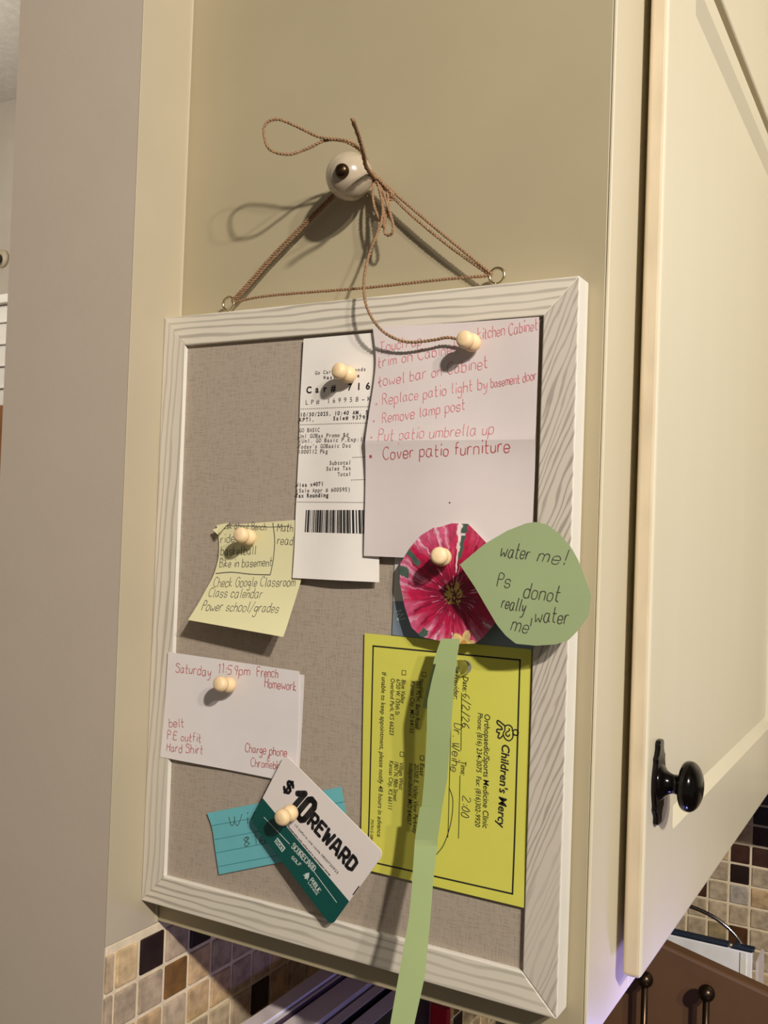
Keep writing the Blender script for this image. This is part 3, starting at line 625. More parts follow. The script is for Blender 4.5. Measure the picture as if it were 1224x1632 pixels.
# curled pale yellow note
st = sheet('sticky_note', [(0.0521, 0.2634), (0.0549, 0.2532), (0.0556, 0.2422), (0.0549, 0.2362), (0.0538, 0.2307), (0.0520, 0.2251), (0.0495, 0.2191), (0.0468, 0.2106), (0.0434, 0.1997)],
           [(0.1214, 0.2693), (0.1230, 0.2564), (0.1240, 0.2443), (0.1245, 0.2363), (0.1247, 0.2299), (0.1238, 0.2227), (0.1232, 0.2163), (0.1228, 0.2077), (0.1234, 0.1952)], H_sticky, M['sticky'], curve=True, nu=20, nv=40)
tag(st, 'pale yellow paper note in pencil, its lower end curling off the board', 'note')
fl = MB(); fA, fB, fC = (0.0525, -0.0155, 0.2634), (0.0635, -0.0160, 0.2658), (0.0598, -0.0215, 0.2584); fl.add([fA, fB, fC, tuple(np_ + o_ for np_, o_ in zip(fA, (-.0004, .0004, .0004))), tuple(np_ + o_ for np_, o_ in zip(fC, (0, .0003, 0)))], [(0, 1, 2), (0, 2, 4, 3), (3, 4, 1)])
fl.add([(0.0518, -0.0185, 0.2607), (0.0628, -0.0157, 0.2653), (0.0583, -0.0210, 0.2575)], [(0, 1, 2)])
obj('folded_corner', fl, M['sticky'], st)
p = MB(); HS = H_sticky
hand(p, 'ask about Bench', (0.0581, 0.2618), (0.0938, 0.2616), 0.0026, HS, seed=21)
hand(p, 'ride', (0.0567, 0.2516), (0.0683, 0.2533), 0.0032, HS, seed=22)
hand(p, 'basketball', (0.0575, 0.2435), (0.0868, 0.2456), 0.0032, HS, seed=23)
hand(p, 'Bike in basement', (0.0577, 0.2355), (0.1005, 0.2384), 0.0030, HS, seed=24)
hand(p, 'Check Google Classroom', (0.0555, 0.2223), (0.1210, 0.2265), 0.0034, HS, seed=25)
hand(p, 'Class calendar', (0.0534, 0.2156), (0.0971, 0.2174), 0.0034, HS, seed=26)
hand(p, 'Power school/grades', (0.0515, 0.2064), (0.1129, 0.2094), 0.0034, HS, seed=27)
hand(p, 'Math', (0.1029, 0.2615), (0.1149, 0.2610), 0.0030, HS, seed=28)
hand(p, 'read', (0.1034, 0.2529), (0.1154, 0.2525), 0.0032, HS, seed=29)
stroke(p, spline([(0.0559, 0.2635), (0.0761, 0.2640), (0.0967, 0.2638), (0.1127, 0.2650)], 8), 0.0004, HS)
stroke(p, spline([(0.0991, 0.2667), (0.1012, 0.2557), (0.1013, 0.2433), (0.1004, 0.2326)], 8), 0.0006, HS)
stroke(p, spline([(0.1004, 0.2326), (0.0847, 0.2322), (0.0689, 0.2327), (0.0554, 0.2312)], 8), 0.0006, HS)
obj('handwriting', p, M['ink_pencil'], st, recalc=False)

# folded white memo, two layers
mb_ = MB()
mm = sheet('folded_memo', [(0.0172, 0.1750), (0.0153, 0.1395), (0.0126, 0.1018)], [(0.1259, 0.1722), (0.1262, 0.1401), (0.1249, 0.1008)], H_memo, M['paper2'])
tag(mm, 'folded white paper memo in red pen at the lower left, overlapping the frame', 'note')
sheet('back_leaf', [(0.0201, 0.1734), (0.0165, 0.1018)], [(0.1293, 0.1701), (0.1269, 0.1001)], H_memo_back, M['paper2'], mm)
r = MB(); HM = H_memo
hand(r, 'Saturday', (0.0244, 0.1622), (0.0545, 0.1617), 0.0036, HM, seed=31)
hand(r, '11:59pm', (0.0602, 0.1648), (0.0866, 0.1654), 0.0036, HM, seed=32)
hand(r, 'French', (0.0927, 0.1656), (0.1093, 0.1665), 0.0034, HM, seed=33)
hand(r, 'Homework', (0.0990, 0.1593), (0.1238, 0.1595), 0.0034, HM, seed=34)
hand(r, 'belt', (0.0199, 0.1232), (0.0326, 0.1252), 0.0032, HM, seed=35)
hand(r, 'P.E outfit', (0.0186, 0.1148), (0.0475, 0.1164), 0.0032, HM, seed=36)
hand(r, 'Hard Shirt', (0.0185, 0.1066), (0.0495, 0.1086), 0.0032, HM, seed=37)
hand(r, 'Charge phone', (0.0846, 0.1151), (0.1177, 0.1165), 0.0032, HM, seed=38)
hand(r, '&', (0.1026, 0.1115), (0.1046, 0.1118), 0.0022, HM, seed=39)
hand(r, 'Chromebk', (0.0897, 0.1064), (0.1123, 0.1077), 0.0030, HM, seed=40)
obj('handwriting', r, M['ink_red2'], mm, recalc=False)

# teal lined paper
tl = sheet('lined_paper', [(0.0541, 0.0694), (0.0588, 0.0601), (0.0622, 0.0461), (0.0661, 0.0306)], [(0.1589, 0.1034), (0.1617, 0.0919), (0.1656, 0.0790), (0.1681, 0.0672)], H_teal, M['teal'], curve=True)
tag(tl, 'teal ruled paper scrap half hidden behind the reward card', 'note')
k = MB(); g = MB()
for A, B in (((0.0582, 0.0617), (0.1611, 0.0945)), ((0.0613, 0.0530), (0.1629, 0.0867)), ((0.0633, 0.0446), (0.1651, 0.0793)), ((0.0653, 0.0358), (0.1670, 0.0712))): stroke(g, resample([A, B], 12), 0.0004, H_teal, 0.00012)
hand(k, 'Wifi', (0.0729, 0.0643), (0.1009, 0.0716), 0.0040, H_teal, seed=41); hand(k, '816', (0.0855, 0.0525), (0.1036, 0.0583), 0.0036, H_teal, seed=42)
obj('ruled_line', g, M['teal_line'], tl, recalc=False); obj('handwriting', k, M['ink_dark'], tl, recalc=False)

# reward card
cT, cR, cB, cL = (0.1185, 0.1188), (0.1953, 0.0713), (0.1614, 0.0211), (0.0949, 0.0727)
def cq(u_, v_):                                                     # u along the long side from L/T to B/R, v from the green edge up
    return tuple((cL[i] * (1 - u_) + cB[i] * u_) * (1 - v_) + (cT[i] * (1 - u_) + cR[i] * u_) * v_ for i in (0, 1))
def rounded(u0, u1, v0, v1, r0, r1, n=8, asp=1.6):
    P = []
    for (cu_, cv_, a0, on) in ((u1, v0, -90, r0), (u1, v1, 0, r1), (u0, v1, 90, r1), (u0, v0, 180, r0)):
        if not on: P.append((cu_, cv_)); continue
        ru, rv = 0.045, 0.045 * asp; mu = cu_ - ru if cu_ == u1 else cu_ + ru; mv = cv_ - rv if cv_ == v1 else cv_ + rv
        for k_ in range(n + 1): t = math.radians(a0 + 90 * k_ / n); P.append((mu + ru * math.cos(t), mv + rv * math.sin(t)))
    return P
def flat(poly, th, lift=0.0):
    b = MB(); n = len(poly); vs = [(x, H_card(x, z) - lift, z) for x, z in poly] + [(x, H_card(x, z) - lift + th, z) for x, z in poly]
    return b.add(vs, [tuple(range(n)), tuple(reversed(range(n, 2 * n)))] + [(i, (i + 1) % n, (i + 1) % n + n, i + n) for i in range(n)])
gc = tag(obj('reward_card', flat([cq(*q) for q in rounded(0, 1, 0, 1, 1, 1)], 0.0007), M['gift']), 'white and dark green plastic ten dollar reward card pinned at a slant', 'gift card')
GB = 0.345
gbm = flat([cq(*q) for q in rounded(0, 1, 0, GB, 1, 0)], 0.00018, 0.0001)
obj('green_band', gbm, M['green'], gc)
k = MB(); wv = MB(); HC = H_card
def cl(bm, body, A, B, cap, bold=0.0, shear=0.0, lift=0.0003): print_line(bm, body, A, B, cap, HC, bold, shear, lift)
block(k, '$', (0.1176, 0.0972), (0.1229, 0.0930), 0.0092, 0.0020, HC, 0.0003)
block(k, '1', (0.1204, 0.0871), (0.1262, 0.0822), 0.0195, 0.0038, HC, 0.0003)
block(k, '0', (0.1276, 0.0828), (0.1354, 0.0764), 0.0195, 0.0040, HC, 0.0003)
block(k, 'REWARD', (0.1381, 0.0788), (0.1734, 0.0551), 0.0104, 0.0022, HC, 0.0003, 2.2)
cl(wg := MB(), '10 before use code 0800720923', (0.1296, 0.0758), (0.1636, 0.0528), 0.0017)
cl(k, 'Redeemable only online and in participating stores', (0.1244, 0.0740), (0.1582, 0.0505), 0.0014, 0.02)
block(wv, 'SCORECARD', (0.1276, 0.0621), (0.1460, 0.0503), 0.0044, 0.0008, HC, 0.0003, 2.0)
block(wv, 'GOLF', (0.1284, 0.0553), (0.1355, 0.0513), 0.0026, 0.0005, HC, 0.0003, 2.0)
block(wv, 'PUBLIC', (0.1434, 0.0448), (0.1507, 0.0384), 0.0034, 0.0006, HC, 0.0003, 2.0); cl(wv, 'LANDS', (0.1423, 0.0431), (0.1494, 0.0370), 0.0014, 0.02)
for A, B in (((0.1052, 0.0769), (0.1267, 0.0639)), ((0.1460, 0.0511), (0.1644, 0.0360))): stroke(wv, resample([A, B], 6), 0.0005, HC, 0.0003)
T0, T1 = (0.1378, 0.0467), (0.1418, 0.0437); tl_ = math.dist(T0, T1); tu = ((T1[0] - T0[0]) / tl_, (T1[1] - T0[1]) / tl_); tv = (-tu[1], tu[0])
tp = [(T0[0] + (tu[0] * a_ + tv[0] * c_) * tl_, T0[1] + (tu[1] * a_ + tv[1] * c_) * tl_) for a_, c_ in ((.42, 0), (.42, .2), (.0, .15), (.3, .45), (.1, .45), (.5, 1.1), (.9, .45), (.7, .45), (1.0, .15), (.58, .2), (.58, 0))]
wv.add([(x, HC(x, z) - 0.0003, z) for x, z in tp], [tuple(range(len(tp)))])
D0, D1 = (0.1147, 0.0632), (0.1213, 0.0578); tl_ = math.dist(D0, D1); tu = ((D1[0] - D0[0]) / tl_, (D1[1] - D0[1]) / tl_); tv = (-tu[1], tu[0])
bxp = [(D0[0] + (tu[0] * a_ + tv[0] * c_) * tl_, D0[1] + (tu[1] * a_ + tv[1] * c_) * tl_) for a_, c_ in ((0, 0), (1, 0), (1, .46), (0, .46))]; wv.add([(x, HC(x, z) - 0.0003, z) for x, z in bxp], [(0, 1, 2, 3)])
dk_ = MB(); q0_, q1_ = [(D0[0] + (tu[0] * a_ + tv[0] * .1) * tl_, D0[1] + (tu[1] * a_ + tv[1] * .1) * tl_) for a_ in (.07, .93)]; cl(dk_, "DICK'S", q0_, q1_, 0.0024, 0.03, lift=0.0005)
obj('fine_print', wg, M['ink_grey'], gc, recalc=False)
stroke(k, resample([cq(0.995, 0.43), cq(0.995, 0.55)], 4), 0.0007, HC, 0.0003)
obj('printed_text', k, M['ink'], gc, recalc=False); obj('pale_lettering', wv, M['ink_light'], gc, recalc=False); obj('logo_text', dk_, M['green'], gc, recalc=False)

# blue-grey and white postcard behind the flower
pw = sheet('postcard', [(0.1912, 0.2557), (0.1912, 0.2006)], [(0.2771, 0.2616), (0.2826, 0.1982)], H_post, M['post_w'])
tag(pw, 'white and blue-grey card mostly hidden behind the painted paper flower', 'card')
sheet('blue_band', [(0.1914, 0.2212), (0.1912, 0.2006)], [(0.2798, 0.2255), (0.2826, 0.1982)], lambda x, z: H_post(x, z) - 0.0002, M['post_b'], pw, th=0.0001)
wv = MB(); stroke(wv, spline([(0.1936, 0.2149), (0.1971, 0.2163), (0.1946, 0.2130), (0.1989, 0.2141), (0.1943, 0.2100), (0.2007, 0.2116)], 5), 0.0005, H_post, 0.0005)
obj('scribble', wv, M['ink_light'], pw, recalc=False)

# yellow appointment card, its printing turned a quarter to the right
yc = sheet('appointment_card', [(0.1721, 0.2002), (0.1735, 0.1343), (0.1754, 0.0566)], [(0.2814, 0.1999), (0.2818, 0.1313), (0.2821, 0.0558)], H_yellow, M['yellow'])
tag(yc, 'bright yellow appointment card with a black border hung sideways', 'card')
k = MB(); HY = H_yellow; hp = MB(); lg = MB()
fr_ = [(0.1787, 0.1929), (0.2748, 0.1933), (0.2751, 0.0621), (0.1805, 0.0621)]
for i in range(4): stroke(k, resample([fr_[i], fr_[(i + 1) % 4]], 20), 0.0009, HY)
for q in fr_: stroke(k, [(q[0] - .00045, q[1]), (q[0] + .00045, q[1])], 0.0009, HY)
def yl(body, A, B, cap, bold=0.0, shear=0.0): print_line(k, body, A, B, cap, HY, bold, shear)
yl("Children's Mercy", (0.2656, 0.1446), (0.2644, 0.0974), 0.0050, 0.018, 0.12)
yl('Orthopaedic/Sports Medicine Clinic', (0.2542, 0.1603), (0.2553, 0.0954), 0.0037, 0.004, 0.12)
yl('Phone: (816) 234-3075  Fax: (816)302-9920', (0.2500, 0.1605), (0.2506, 0.0953), 0.0033, 0.002, 0.12)
yl('Date:', (0.2399, 0.1805), (0.2399, 0.1717), 0.0036, 0.004, 0.12)
yl('Time:', (0.2403, 0.1313), (0.2404, 0.1233), 0.0036, 0.004, 0.12)
yl('Provider:', (0.2340, 0.1813), (0.2342, 0.1667), 0.0036, 0.004, 0.12)
for A, B in (((0.2393, 0.1709), (0.2401, 0.1374)), ((0.2400, 0.1229), (0.2404, 0.0866)), ((0.2330, 0.1658), (0.2336, 0.0858))): stroke(k, resample([A, B], 10), 0.0004, HY)
for A, B, t in (((0.2114, 0.1761), (0.2115, 0.1648), 'Northland'), ((0.2094, 0.1747), (0.2096, 0.1463), '501 N.W. Barry Road'), ((0.2056, 0.1743), (0.2059, 0.1432), 'Kansas City, MO 64155'),
                ((0.2138, 0.1263), (0.2136, 0.1189), 'East'), ((0.2100, 0.1254), (0.2105, 0.0842), '20300 E. Valley View Parkway'), ((0.2062, 0.1252), (0.2064, 0.0886), 'Independence, MO 64057'),
                ((0.1994, 0.1744), (0.1993, 0.1601), 'Blue Valley'), ((0.1957, 0.1744), (0.1959, 0.1528), '6750 W. 135th St'), ((0.1918, 0.1744), (0.1923, 0.1403), 'Overland Park, KS 66223'),
                ((0.1998, 0.1247), (0.2000, 0.1085), 'Village West'), ((0.1964, 0.1246), (0.1964, 0.1012), '1801 N. 98th Street'), ((0.1929, 0.1248), (0.1930, 0.0957), 'Kansas City, KS 66111'),
                ((0.1855, 0.1776), (0.1862, 0.0779), 'If unable to keep appointment, please notify 48 hours in advance')):
    yl(t, A, B, 0.0030 if len(t) < 60 else 0.0033, 0.002, 0.12)
yl('PS7015-0803', (0.1815, 0.0873), (0.1816, 0.0733), 0.0020, 0.0, 0.12)
for q in ((0.2143, 0.1790), (0.2007, 0.1787), (0.2149, 0.1295), (0.2013, 0.1298)):
    w_ = 0.0013; stroke(k, [(q[0] - w_, q[1] - w_), (q[0] + w_, q[1] - w_), (q[0] + w_, q[1] + w_), (q[0] - w_, q[1] + w_), (q[0] - w_, q[1] - w_)], 0.0004, HY)
hand(hp, '6/2/26', (0.2401, 0.1706), (0.2400, 0.1513), 0.0026, HY, seed=51); hand(hp, 'Dr. Weihe', (0.2351, 0.1528), (0.2341, 0.1249), 0.0030, HY, seed=52); hand(hp, '2:00', (0.2423, 0.1116), (0.2419, 0.0999), 0.0026, HY, seed=53)
stroke(hp, spline([(0.2332, 0.1149), (0.2359, 0.1080), (0.2352, 0.0951), (0.2313, 0.0817), (0.2260, 0.0738)], 8), 0.0005, HY)
# emblem: a small figure with a heart-shaped body
E0, E1 = (0.2623, 0.1577), (0.2622, 0.1470); L_ = math.dist(E0, E1); ex_ = ((E1[0] - E0[0]) / L_, (E1[1] - E0[1]) / L_); ez_ = (-ex_[1], ex_[0]); S_ = L_ / 10
def em(pts, w_=0.0007): stroke(lg, [(E0[0] + (ex_[0] * a_ + ez_[0] * c_) * S_, E0[1] + (ex_[1] * a_ + ez_[1] * c_) * S_) for a_, c_ in spline(pts, 6)], w_, HY)
em([(5.0 + 1.5 * math.cos(t * PI / 8), 10.6 + 1.5 * math.sin(t * PI / 8)) for t in range(17)])
em([(5.2, 9.1), (8.0, 9.0), (9.8, 7.2), (9.2, 5.0), (6.8, 3.6), (4.6, 4.4), (2.4, 4.6), (1.6, 6.6), (2.6, 8.4), (4.6, 8.8)])
em([(6.4, 7.4), (7.6, 6.6), (7.0, 5.2), (5.6, 5.4), (4.4, 7.0), (3.2, 6.8)])
em([(2.6, 4.8), (1.2, 2.6), (0.0, 0.2), (1.6, 0.0), (3.0, 2.2), (4.2, 3.0)], 0.0008); em([(4.4, 3.2), (4.6, 1.4), (4.8, 0.0), (6.2, 0.0), (6.4, 1.6)], 0.0008); em([(6.4, 1.6), (7.6, 1.0), (9.0, 0.8), (9.2, 2.0), (7.6, 3.4)], 0.0008)
obj('printed_text', k, M['ink'], yc, recalc=False); obj('handwriting', hp, M['ink_dark'], yc, recalc=False); obj('emblem', lg, M['ink'], yc, recalc=False)

# ------------------------------------------------------------------ painted paper flower with leaf and stem
fc = (0.2359, 0.2277)
pf = tag(empty('paper_flower', (fc[0], H_flower(*fc), fc[1])), 'crimson painted paper flower with a sage leaf and a long green paper stem', 'paper flower')
rq = random.Random(77); PET = []; t = 0.0
while t < 2 * PI: wd = rq.uniform(0.30, 0.55); PET.append((t, min(t + wd, 2 * PI), rq.random(), rq.random(), rq.random())); t += wd
CR, DKR, PK, LP, WH, GR, YE, BK = [lin(q) for q in ((186, 22, 68), (128, 10, 46), (206, 92, 128), (226, 156, 176), (236, 214, 212), (70, 92, 78), (216, 184, 92), (84, 50, 40))]
mix = lambda p_, q_, t_: tuple(a_ + (b_ - a_) * max(0, min(1, t_)) for a_, b_ in zip(p_, q_))
def hsh(*v): return (math.sin(sum(a_ * b_ for a_, b_ in zip(v, (127.1, 311.7, 74.7)))) * 43758.5453) % 1.0
def vn(x_, y_, s_=0):                                              # smooth value noise
    i_, j_ = math.floor(x_), math.floor(y_); u_, v_ = x_ - i_, y_ - j_; u_ = u_ * u_ * (3 - 2 * u_); v_ = v_ * v_ * (3 - 2 * v_)
    g_ = lambda p_, q_: hsh(p_, q_, s_)
    return (g_(i_, j_) * (1 - u_) + g_(i_ + 1, j_) * u_) * (1 - v_) + (g_(i_, j_ + 1) * (1 - u_) + g_(i_ + 1, j_ + 1) * u_) * v_
def paint(f_, a_, x, z):
    dx, dz = x - fc[0], z - fc[1]; r_ = f_
    a_ = (a_ + 0.07 * (vn(dx * 160, dz * 160, 4) - 0.5) + 0.04 * (vn(dx * 500, dz * 500, 6) - 0.5)) % (2 * PI)
    pt = next((q for q in PET if q[0] <= a_ <= q[1]), PET[-1]); m_ = (a_ - pt[0]) / max(pt[1] - pt[0], 1e-6); deg = math.degrees(a_)
    rr0 = r_ + 0.03 * (vn(dx * 700, dz * 700, 2) - .5)
    if rr0 < 0.15: v_ = vn(dx * 1100, dz * 1100, 3); return YE if v_ > 0.47 else (BK if v_ > 0.3 else DKR)
    if rr0 < 0.19: return YE if vn(a_ * 9, r_ * 30, 8) > 0.62 else DKR
    if 258 < deg < 300:                                             # small yellow bloom on the lower edge
        ux, uz = dx - 0.0075, dz + 0.0272; rr_ = math.hypot(ux, uz); an = math.atan2(uz, ux)
        if rr_ < 0.0020: return lin((206, 146, 70))
        if rr_ < 0.0082 * (0.45 + 0.55 * abs(math.cos(an * 2.5))): return lin((230, 194, 128))
    if r_ > 0.50 and (81 < deg < 86): return GR if vn(r_ * 14, 3, 1) > .3 else WH
    if r_ > 0.72 and 140 < deg < 147: return GR
    if r_ > 0.84 and (157 < deg < 166 or 226 < deg < 234): return GR
    if r_ > 0.32 and 86 <= deg < 89: return WH
    st_ = vn(a_ * 11, r_ * 1.3, 5); fi_ = vn(a_ * 34, r_ * 2.2, 7)      # broad and fine brush strokes along the petals
    c_ = mix(DKR, CR, (r_ - 0.2) / 0.5 + (fi_ - .5) * 1.5)
    lt = 1.0 if 148 < deg < 262 else (0.75 if 100 < deg < 142 or deg > 290 else 0.22)
    k_ = ((r_ - 0.60) / 0.34 + (st_ - 0.5) * 2.0 + (pt[2] - .5) * .6) * lt
    if k_ > 0: c_ = mix(c_, PK if fi_ < .6 else LP, min(1, k_) * .92)
    e_ = abs(m_ - 0.5) * 2
    if e_ > 0.88 and r_ > 0.45 + 0.35 * pt[3] and pt[4] < 0.55: c_ = mix(c_, WH if pt[3] > .5 else LP, 0.8)
    if e_ > 0.86 and pt[4] > 0.7 and r_ < .85: c_ = mix(c_, DKR, 0.8)
    if 0.2 < r_ < 0.48 and vn(a_ * 22, r_ * 5, 9) > 0.80: c_ = mix(c_, LP, 0.75)
    return c_
disc('blossom', fc, [(0.2244, 0.2671), (0.2325, 0.2696), (0.2430, 0.2695), (0.2484, 0.2649), (0.2545, 0.2594), (0.2602, 0.2521), (0.2653, 0.2416), (0.2669, 0.2311), (0.2658, 0.2215), (0.2620, 0.2134), (0.2554, 0.2051), (0.2501, 0.2011), (0.2370, 0.1999), (0.2292, 0.2007), (0.2154, 0.2021), (0.2088, 0.2071), (0.2034, 0.2190), (0.1992, 0.2333), (0.1990, 0.2446), (0.2059, 0.2550), (0.2124, 0.2620), (0.2206, 0.2667)],
     H_flower, M['flower'], pf, rings=64, paint=paint, dens=420)
lc = (0.2878, 0.2346)
lf = disc('leaf', lc, [(0.2479, 0.2464), (0.2616, 0.2584), (0.2740, 0.2661), (0.2843, 0.2705), (0.2897, 0.2714), (0.2959, 0.2702), (0.3032, 0.2650), (0.3090, 0.2585), (0.3129, 0.2520), (0.3164, 0.2438), (0.3203, 0.2340), (0.3197, 0.2231), (0.3137, 0.2140), (0.3089, 0.2087), (0.3026, 0.2062), (0.2919, 0.2047), (0.2809, 0.2049), (0.2752, 0.2089), (0.2701, 0.2144), (0.2653, 0.2216), (0.2570, 0.2343)], H_leaf, M['leaf'], pf, rings=40, dens=160)
lf['label'] = 'sage green paper leaf with pencilled words'
p = MB(); HL = H_leaf
hand(p, 'water', (0.2706, 0.2522), (0.2863, 0.2508), 0.0044, HL, seed=61, w=.0005, slant=.3); hand(p, 'me!', (0.2911, 0.2500), (0.3057, 0.2493), 0.0044, HL, seed=62, w=.0005, slant=.3)
hand(p, 'Ps', (0.2694, 0.2356), (0.2764, 0.2353), 0.0042, HL, seed=63, w=.0005, slant=.25); hand(p, 'donot', (0.2842, 0.2303), (0.3033, 0.2290), 0.0046, HL, seed=64, w=.0005, slant=.25)
hand(p, 'really', (0.2722, 0.2241), (0.2851, 0.2222), 0.0040, HL, seed=65, w=.0005, slant=.2); hand(p, 'water', (0.2908, 0.2178), (0.3086, 0.2177), 0.0044, HL, seed=66, w=.0005, slant=.25)
hand(p, 'me', (0.2779, 0.2125), (0.2869, 0.2111), 0.0046, HL, seed=67, w=.0005, slant=.2); stroke(p, [(0.2894, 0.2194), (0.2888, 0.2150)], 0.0005, HL)
obj('handwriting', p, M['ink_dark'], lf, recalc=False)
sheet('stem_strip', [(0.2322, 0.2030), (0.2282, 0.1911), (0.2250, 0.1758), (0.2232, 0.1628)], [(0.2440, 0.2039), (0.2425, 0.1924), (0.2412, 0.1775), (0.2404, 0.1627)], H_stema, M['stem'], pf, nu=6, nv=20)
sheet('stem_strip', [(0.2361, 0.1963), (0.2318, 0.1799), (0.2291, 0.1678), (0.2289, 0.1456), (0.2275, 0.1238), (0.2256, 0.1033)], [(0.2470, 0.1973), (0.2459, 0.1814), (0.2452, 0.1697), (0.2435, 0.1476), (0.2421, 0.1261), (0.2380, 0.1040)], H_stemb, M['stem'], pf, nu=6, nv=30)
sheet('stem_strip', [(0.2259, 0.1075), (0.2235, 0.0879), (0.2263, 0.0633), (0.2274, 0.0498), (0.2268, 0.0229), (0.2263, -0.0033), (0.2260, -0.0206)], [(0.2401, 0.1099), (0.2377, 0.0905), (0.2385, 0.0695), (0.2402, 0.0524), (0.2422, 0.0236), (0.2403, 0.0001), (0.2398, -0.0171)], H_stemc, M['stem'], pf, nu=6, nv=40)

# ------------------------------------------------------------------ push pins
PIN = [(0.0, 0.0), (0.0040, 0.0), (0.0050, 0.0010), (0.0054, 0.0028), (0.0052, 0.0048), (0.0043, 0.0064), (0.0039, 0.0072), (0.0043, 0.0082), (0.0050, 0.0096), (0.0052, 0.0112), (0.0046, 0.0130), (0.0032, 0.0141), (0.0, 0.0146)]
proto = empty('push_pin', (0, 0, 0))
obj('head', MB().lathe((0, 0, 0), (0, 0, 1), spline(PIN, 3), 28), M['wood'], proto, smooth=True)
obj('needle', MB().lathe((0, 0, 0), (0, 0, 1), [(0.0, -0.0085), (0.0005, -0.0065), (0.0005, 0.001)], 10), M['steel'], proto, smooth=True)
def pin(o, base, tip):
    d = (Vector(tip) - Vector(base)).normalized(); o.location = Vector(base) - d * 0.003; o.rotation_euler = d.to_track_quat('Z', 'Y').to_euler()
pins = [((0.1572, -0.0215, 0.3605), (0.1552, -0.0295, 0.3617), 'wooden push pin holding the till receipt'),
        ((0.2419, -0.0235, 0.3747), (0.2411, -0.0315, 0.3750), 'wooden push pin holding the red-written list and the twine tail'),
        ((0.0845, -0.0215, 0.2567), (0.0845, -0.0290, 0.2578), 'wooden push pin holding the curled pale yellow note'),
        ((0.0741, -0.0235, 0.1590), (0.0738, -0.0310, 0.1603), 'wooden push pin holding the folded memo with red writing'),
        ((0.1288, -0.0265, 0.0846), (0.1287, -0.0345, 0.0838), 'wooden push pin holding the dark green reward card'),
        ((0.2307, -0.0300, 0.2498), (0.2326, -0.0380, 0.2506), 'wooden push pin holding the crimson paper flower')]
for i, (b0, t0, lab) in enumerate(pins):
    o = proto
    if i:
        o = proto.copy(); C.objects.link(o)
        for ch in list(proto.children): c2 = ch.copy(); C.objects.link(c2); c2.parent = o
    pin(o, b0, t0); tag(o, lab, 'push pin', 'wooden push pins')
gp = Vector((0.2420, -0.0245, 0.1867)); gpo = tag(empty('glass_pin', tuple(gp + Vector((0, 0.0055, 0)))), 'clear glass push pin beside the green stem on the yellow card', 'push pin')
gd = Vector((-0.05, -1, 0.05)).normalized()
obj('head', MB().lathe(gp - gd * 0.0065, gd, [(0.0, 0.0), (0.0038, 0.0), (0.0040, 0.0010), (0.0026, 0.0022)] + [(0.0045 * math.cos(t), 0.0065 + 0.0045 * math.sin(t)) for t in [(-52 + 10.9 * k_) * PI / 180 for k_ in range(14)]], 28), M['glass'], gpo, smooth=True)
obj('needle', MB().lathe(gp - gd * 0.0065, gd, [(0.0, -0.0085), (0.0005, -0.0065), (0.0005, 0.0)], 10), M['steel'], gpo, smooth=True)

# ------------------------------------------------------------------ counter and the things standing on it
CZ = -0.38
tag(obj('countertop', MB().prism([(0.0, -0.06), (0.64, -0.06), (0.64, 0.20), (2.2, 0.20), (2.2, 0.848), (0.0, 0.848)], 'Z', CZ - 0.035, CZ), M['counter'], None, bevel=0.003), 'dark stone countertop under the tiled wall', 'countertop')
tag(obj('base_cabinet', MB().prism([(0.0, -0.05), (0.61, -0.05), (0.61, 0.23), (2.2, 0.23), (2.2, 0.848), (0.0, 0.848)], 'Z', -1.37, CZ - 0.036), M['strip'], None, bevel=0.003), 'cream base cabinet below the dark countertop', 'cabinet')
mags = [('mag_w', 0.0450, 0.0590, 0.010, 0.200, -0.0985, 'white magazine nearest the tiled wall under the pin board'),
        ('mag_p', 0.0602, 0.0637, 0.015, 0.205, -0.1000, 'plum-coloured magazine behind the white one under the pin board'),
        ('mag_g', 0.0648, 0.0860, 0.010, 0.210, -0.1030, 'thick pale grey magazine beside the plum one under the pin board'),
        ('mag_k', 0.0880, 0.0980, 0.030, 0.212, -0.1060, 'black magazine in the upright row under the pin board'),
        ('mag_d', 0.1010, 0.1160, 0.040, 0.212, -0.1090, 'dark green magazine in the upright row under the pin board')]
for m_, x0, x1, y0, y1, zt, lab in mags:
    b = MB().box(x0, x1, y0, y1, CZ, zt); o = tag(obj('magazine', b, M[m_], None, bevel=0.0006), lab, 'magazine', 'magazines standing on the counter')
    obj('page_block', MB().box(x0 + .0006, x1 - .0006, y0 + .002, y1 + .001, CZ + .001, zt + .0004), M['paper'], o)

tag(obj('red_book', MB().box(0.102, 0.130, 0.2165, 0.2235, CZ, -0.136), M['mag_r'], None, bevel=0.001), 'thin red book standing across the row of magazines beside the green paper stem', 'book')
# brown leather book on an iron stand, right
P0, P1 = (0.2913, 0.4700, -0.1783), (0.2311, 0.4700, -0.1801)
stand = tag(empty('book_stand', ((P0[0] + P1[0]) / 2, 0.47, CZ)), 'dark metal stand with two ball-topped rods in front of the brown book', 'book stand')
for P in (P0, P1):
    po = obj('post', MB().tube([(P[0], 0.47, CZ + .006), (P[0], 0.47, P[2] - 0.004)], 0.0034, 14), M['iron'], stand, smooth=True)
    obj('finial', MB().lathe((P[0], 0.47, P[2]), (0, 0, 1), [(0.0082 * math.cos(t), 0.0082 * math.sin(t)) for t in [(-90 + 12 * k_) * PI / 180 for k_ in range(16)]], 24), M['iron'], po, smooth=True)
obj('foot_bar', MB().tube([(P1[0] - .02, 0.47, CZ + .004), (P0[0] + .02, 0.47, CZ + .004)], 0.004, 10), M['iron'], stand, smooth=True)
A, B = (0.2458, 0.5000, -0.1511), (0.3473, 0.5000, -0.1743)
dx, dz = B[0] - A[0], B[2] - A[2]; l = math.hypot(dx, dz); dx /= l; dz /= l
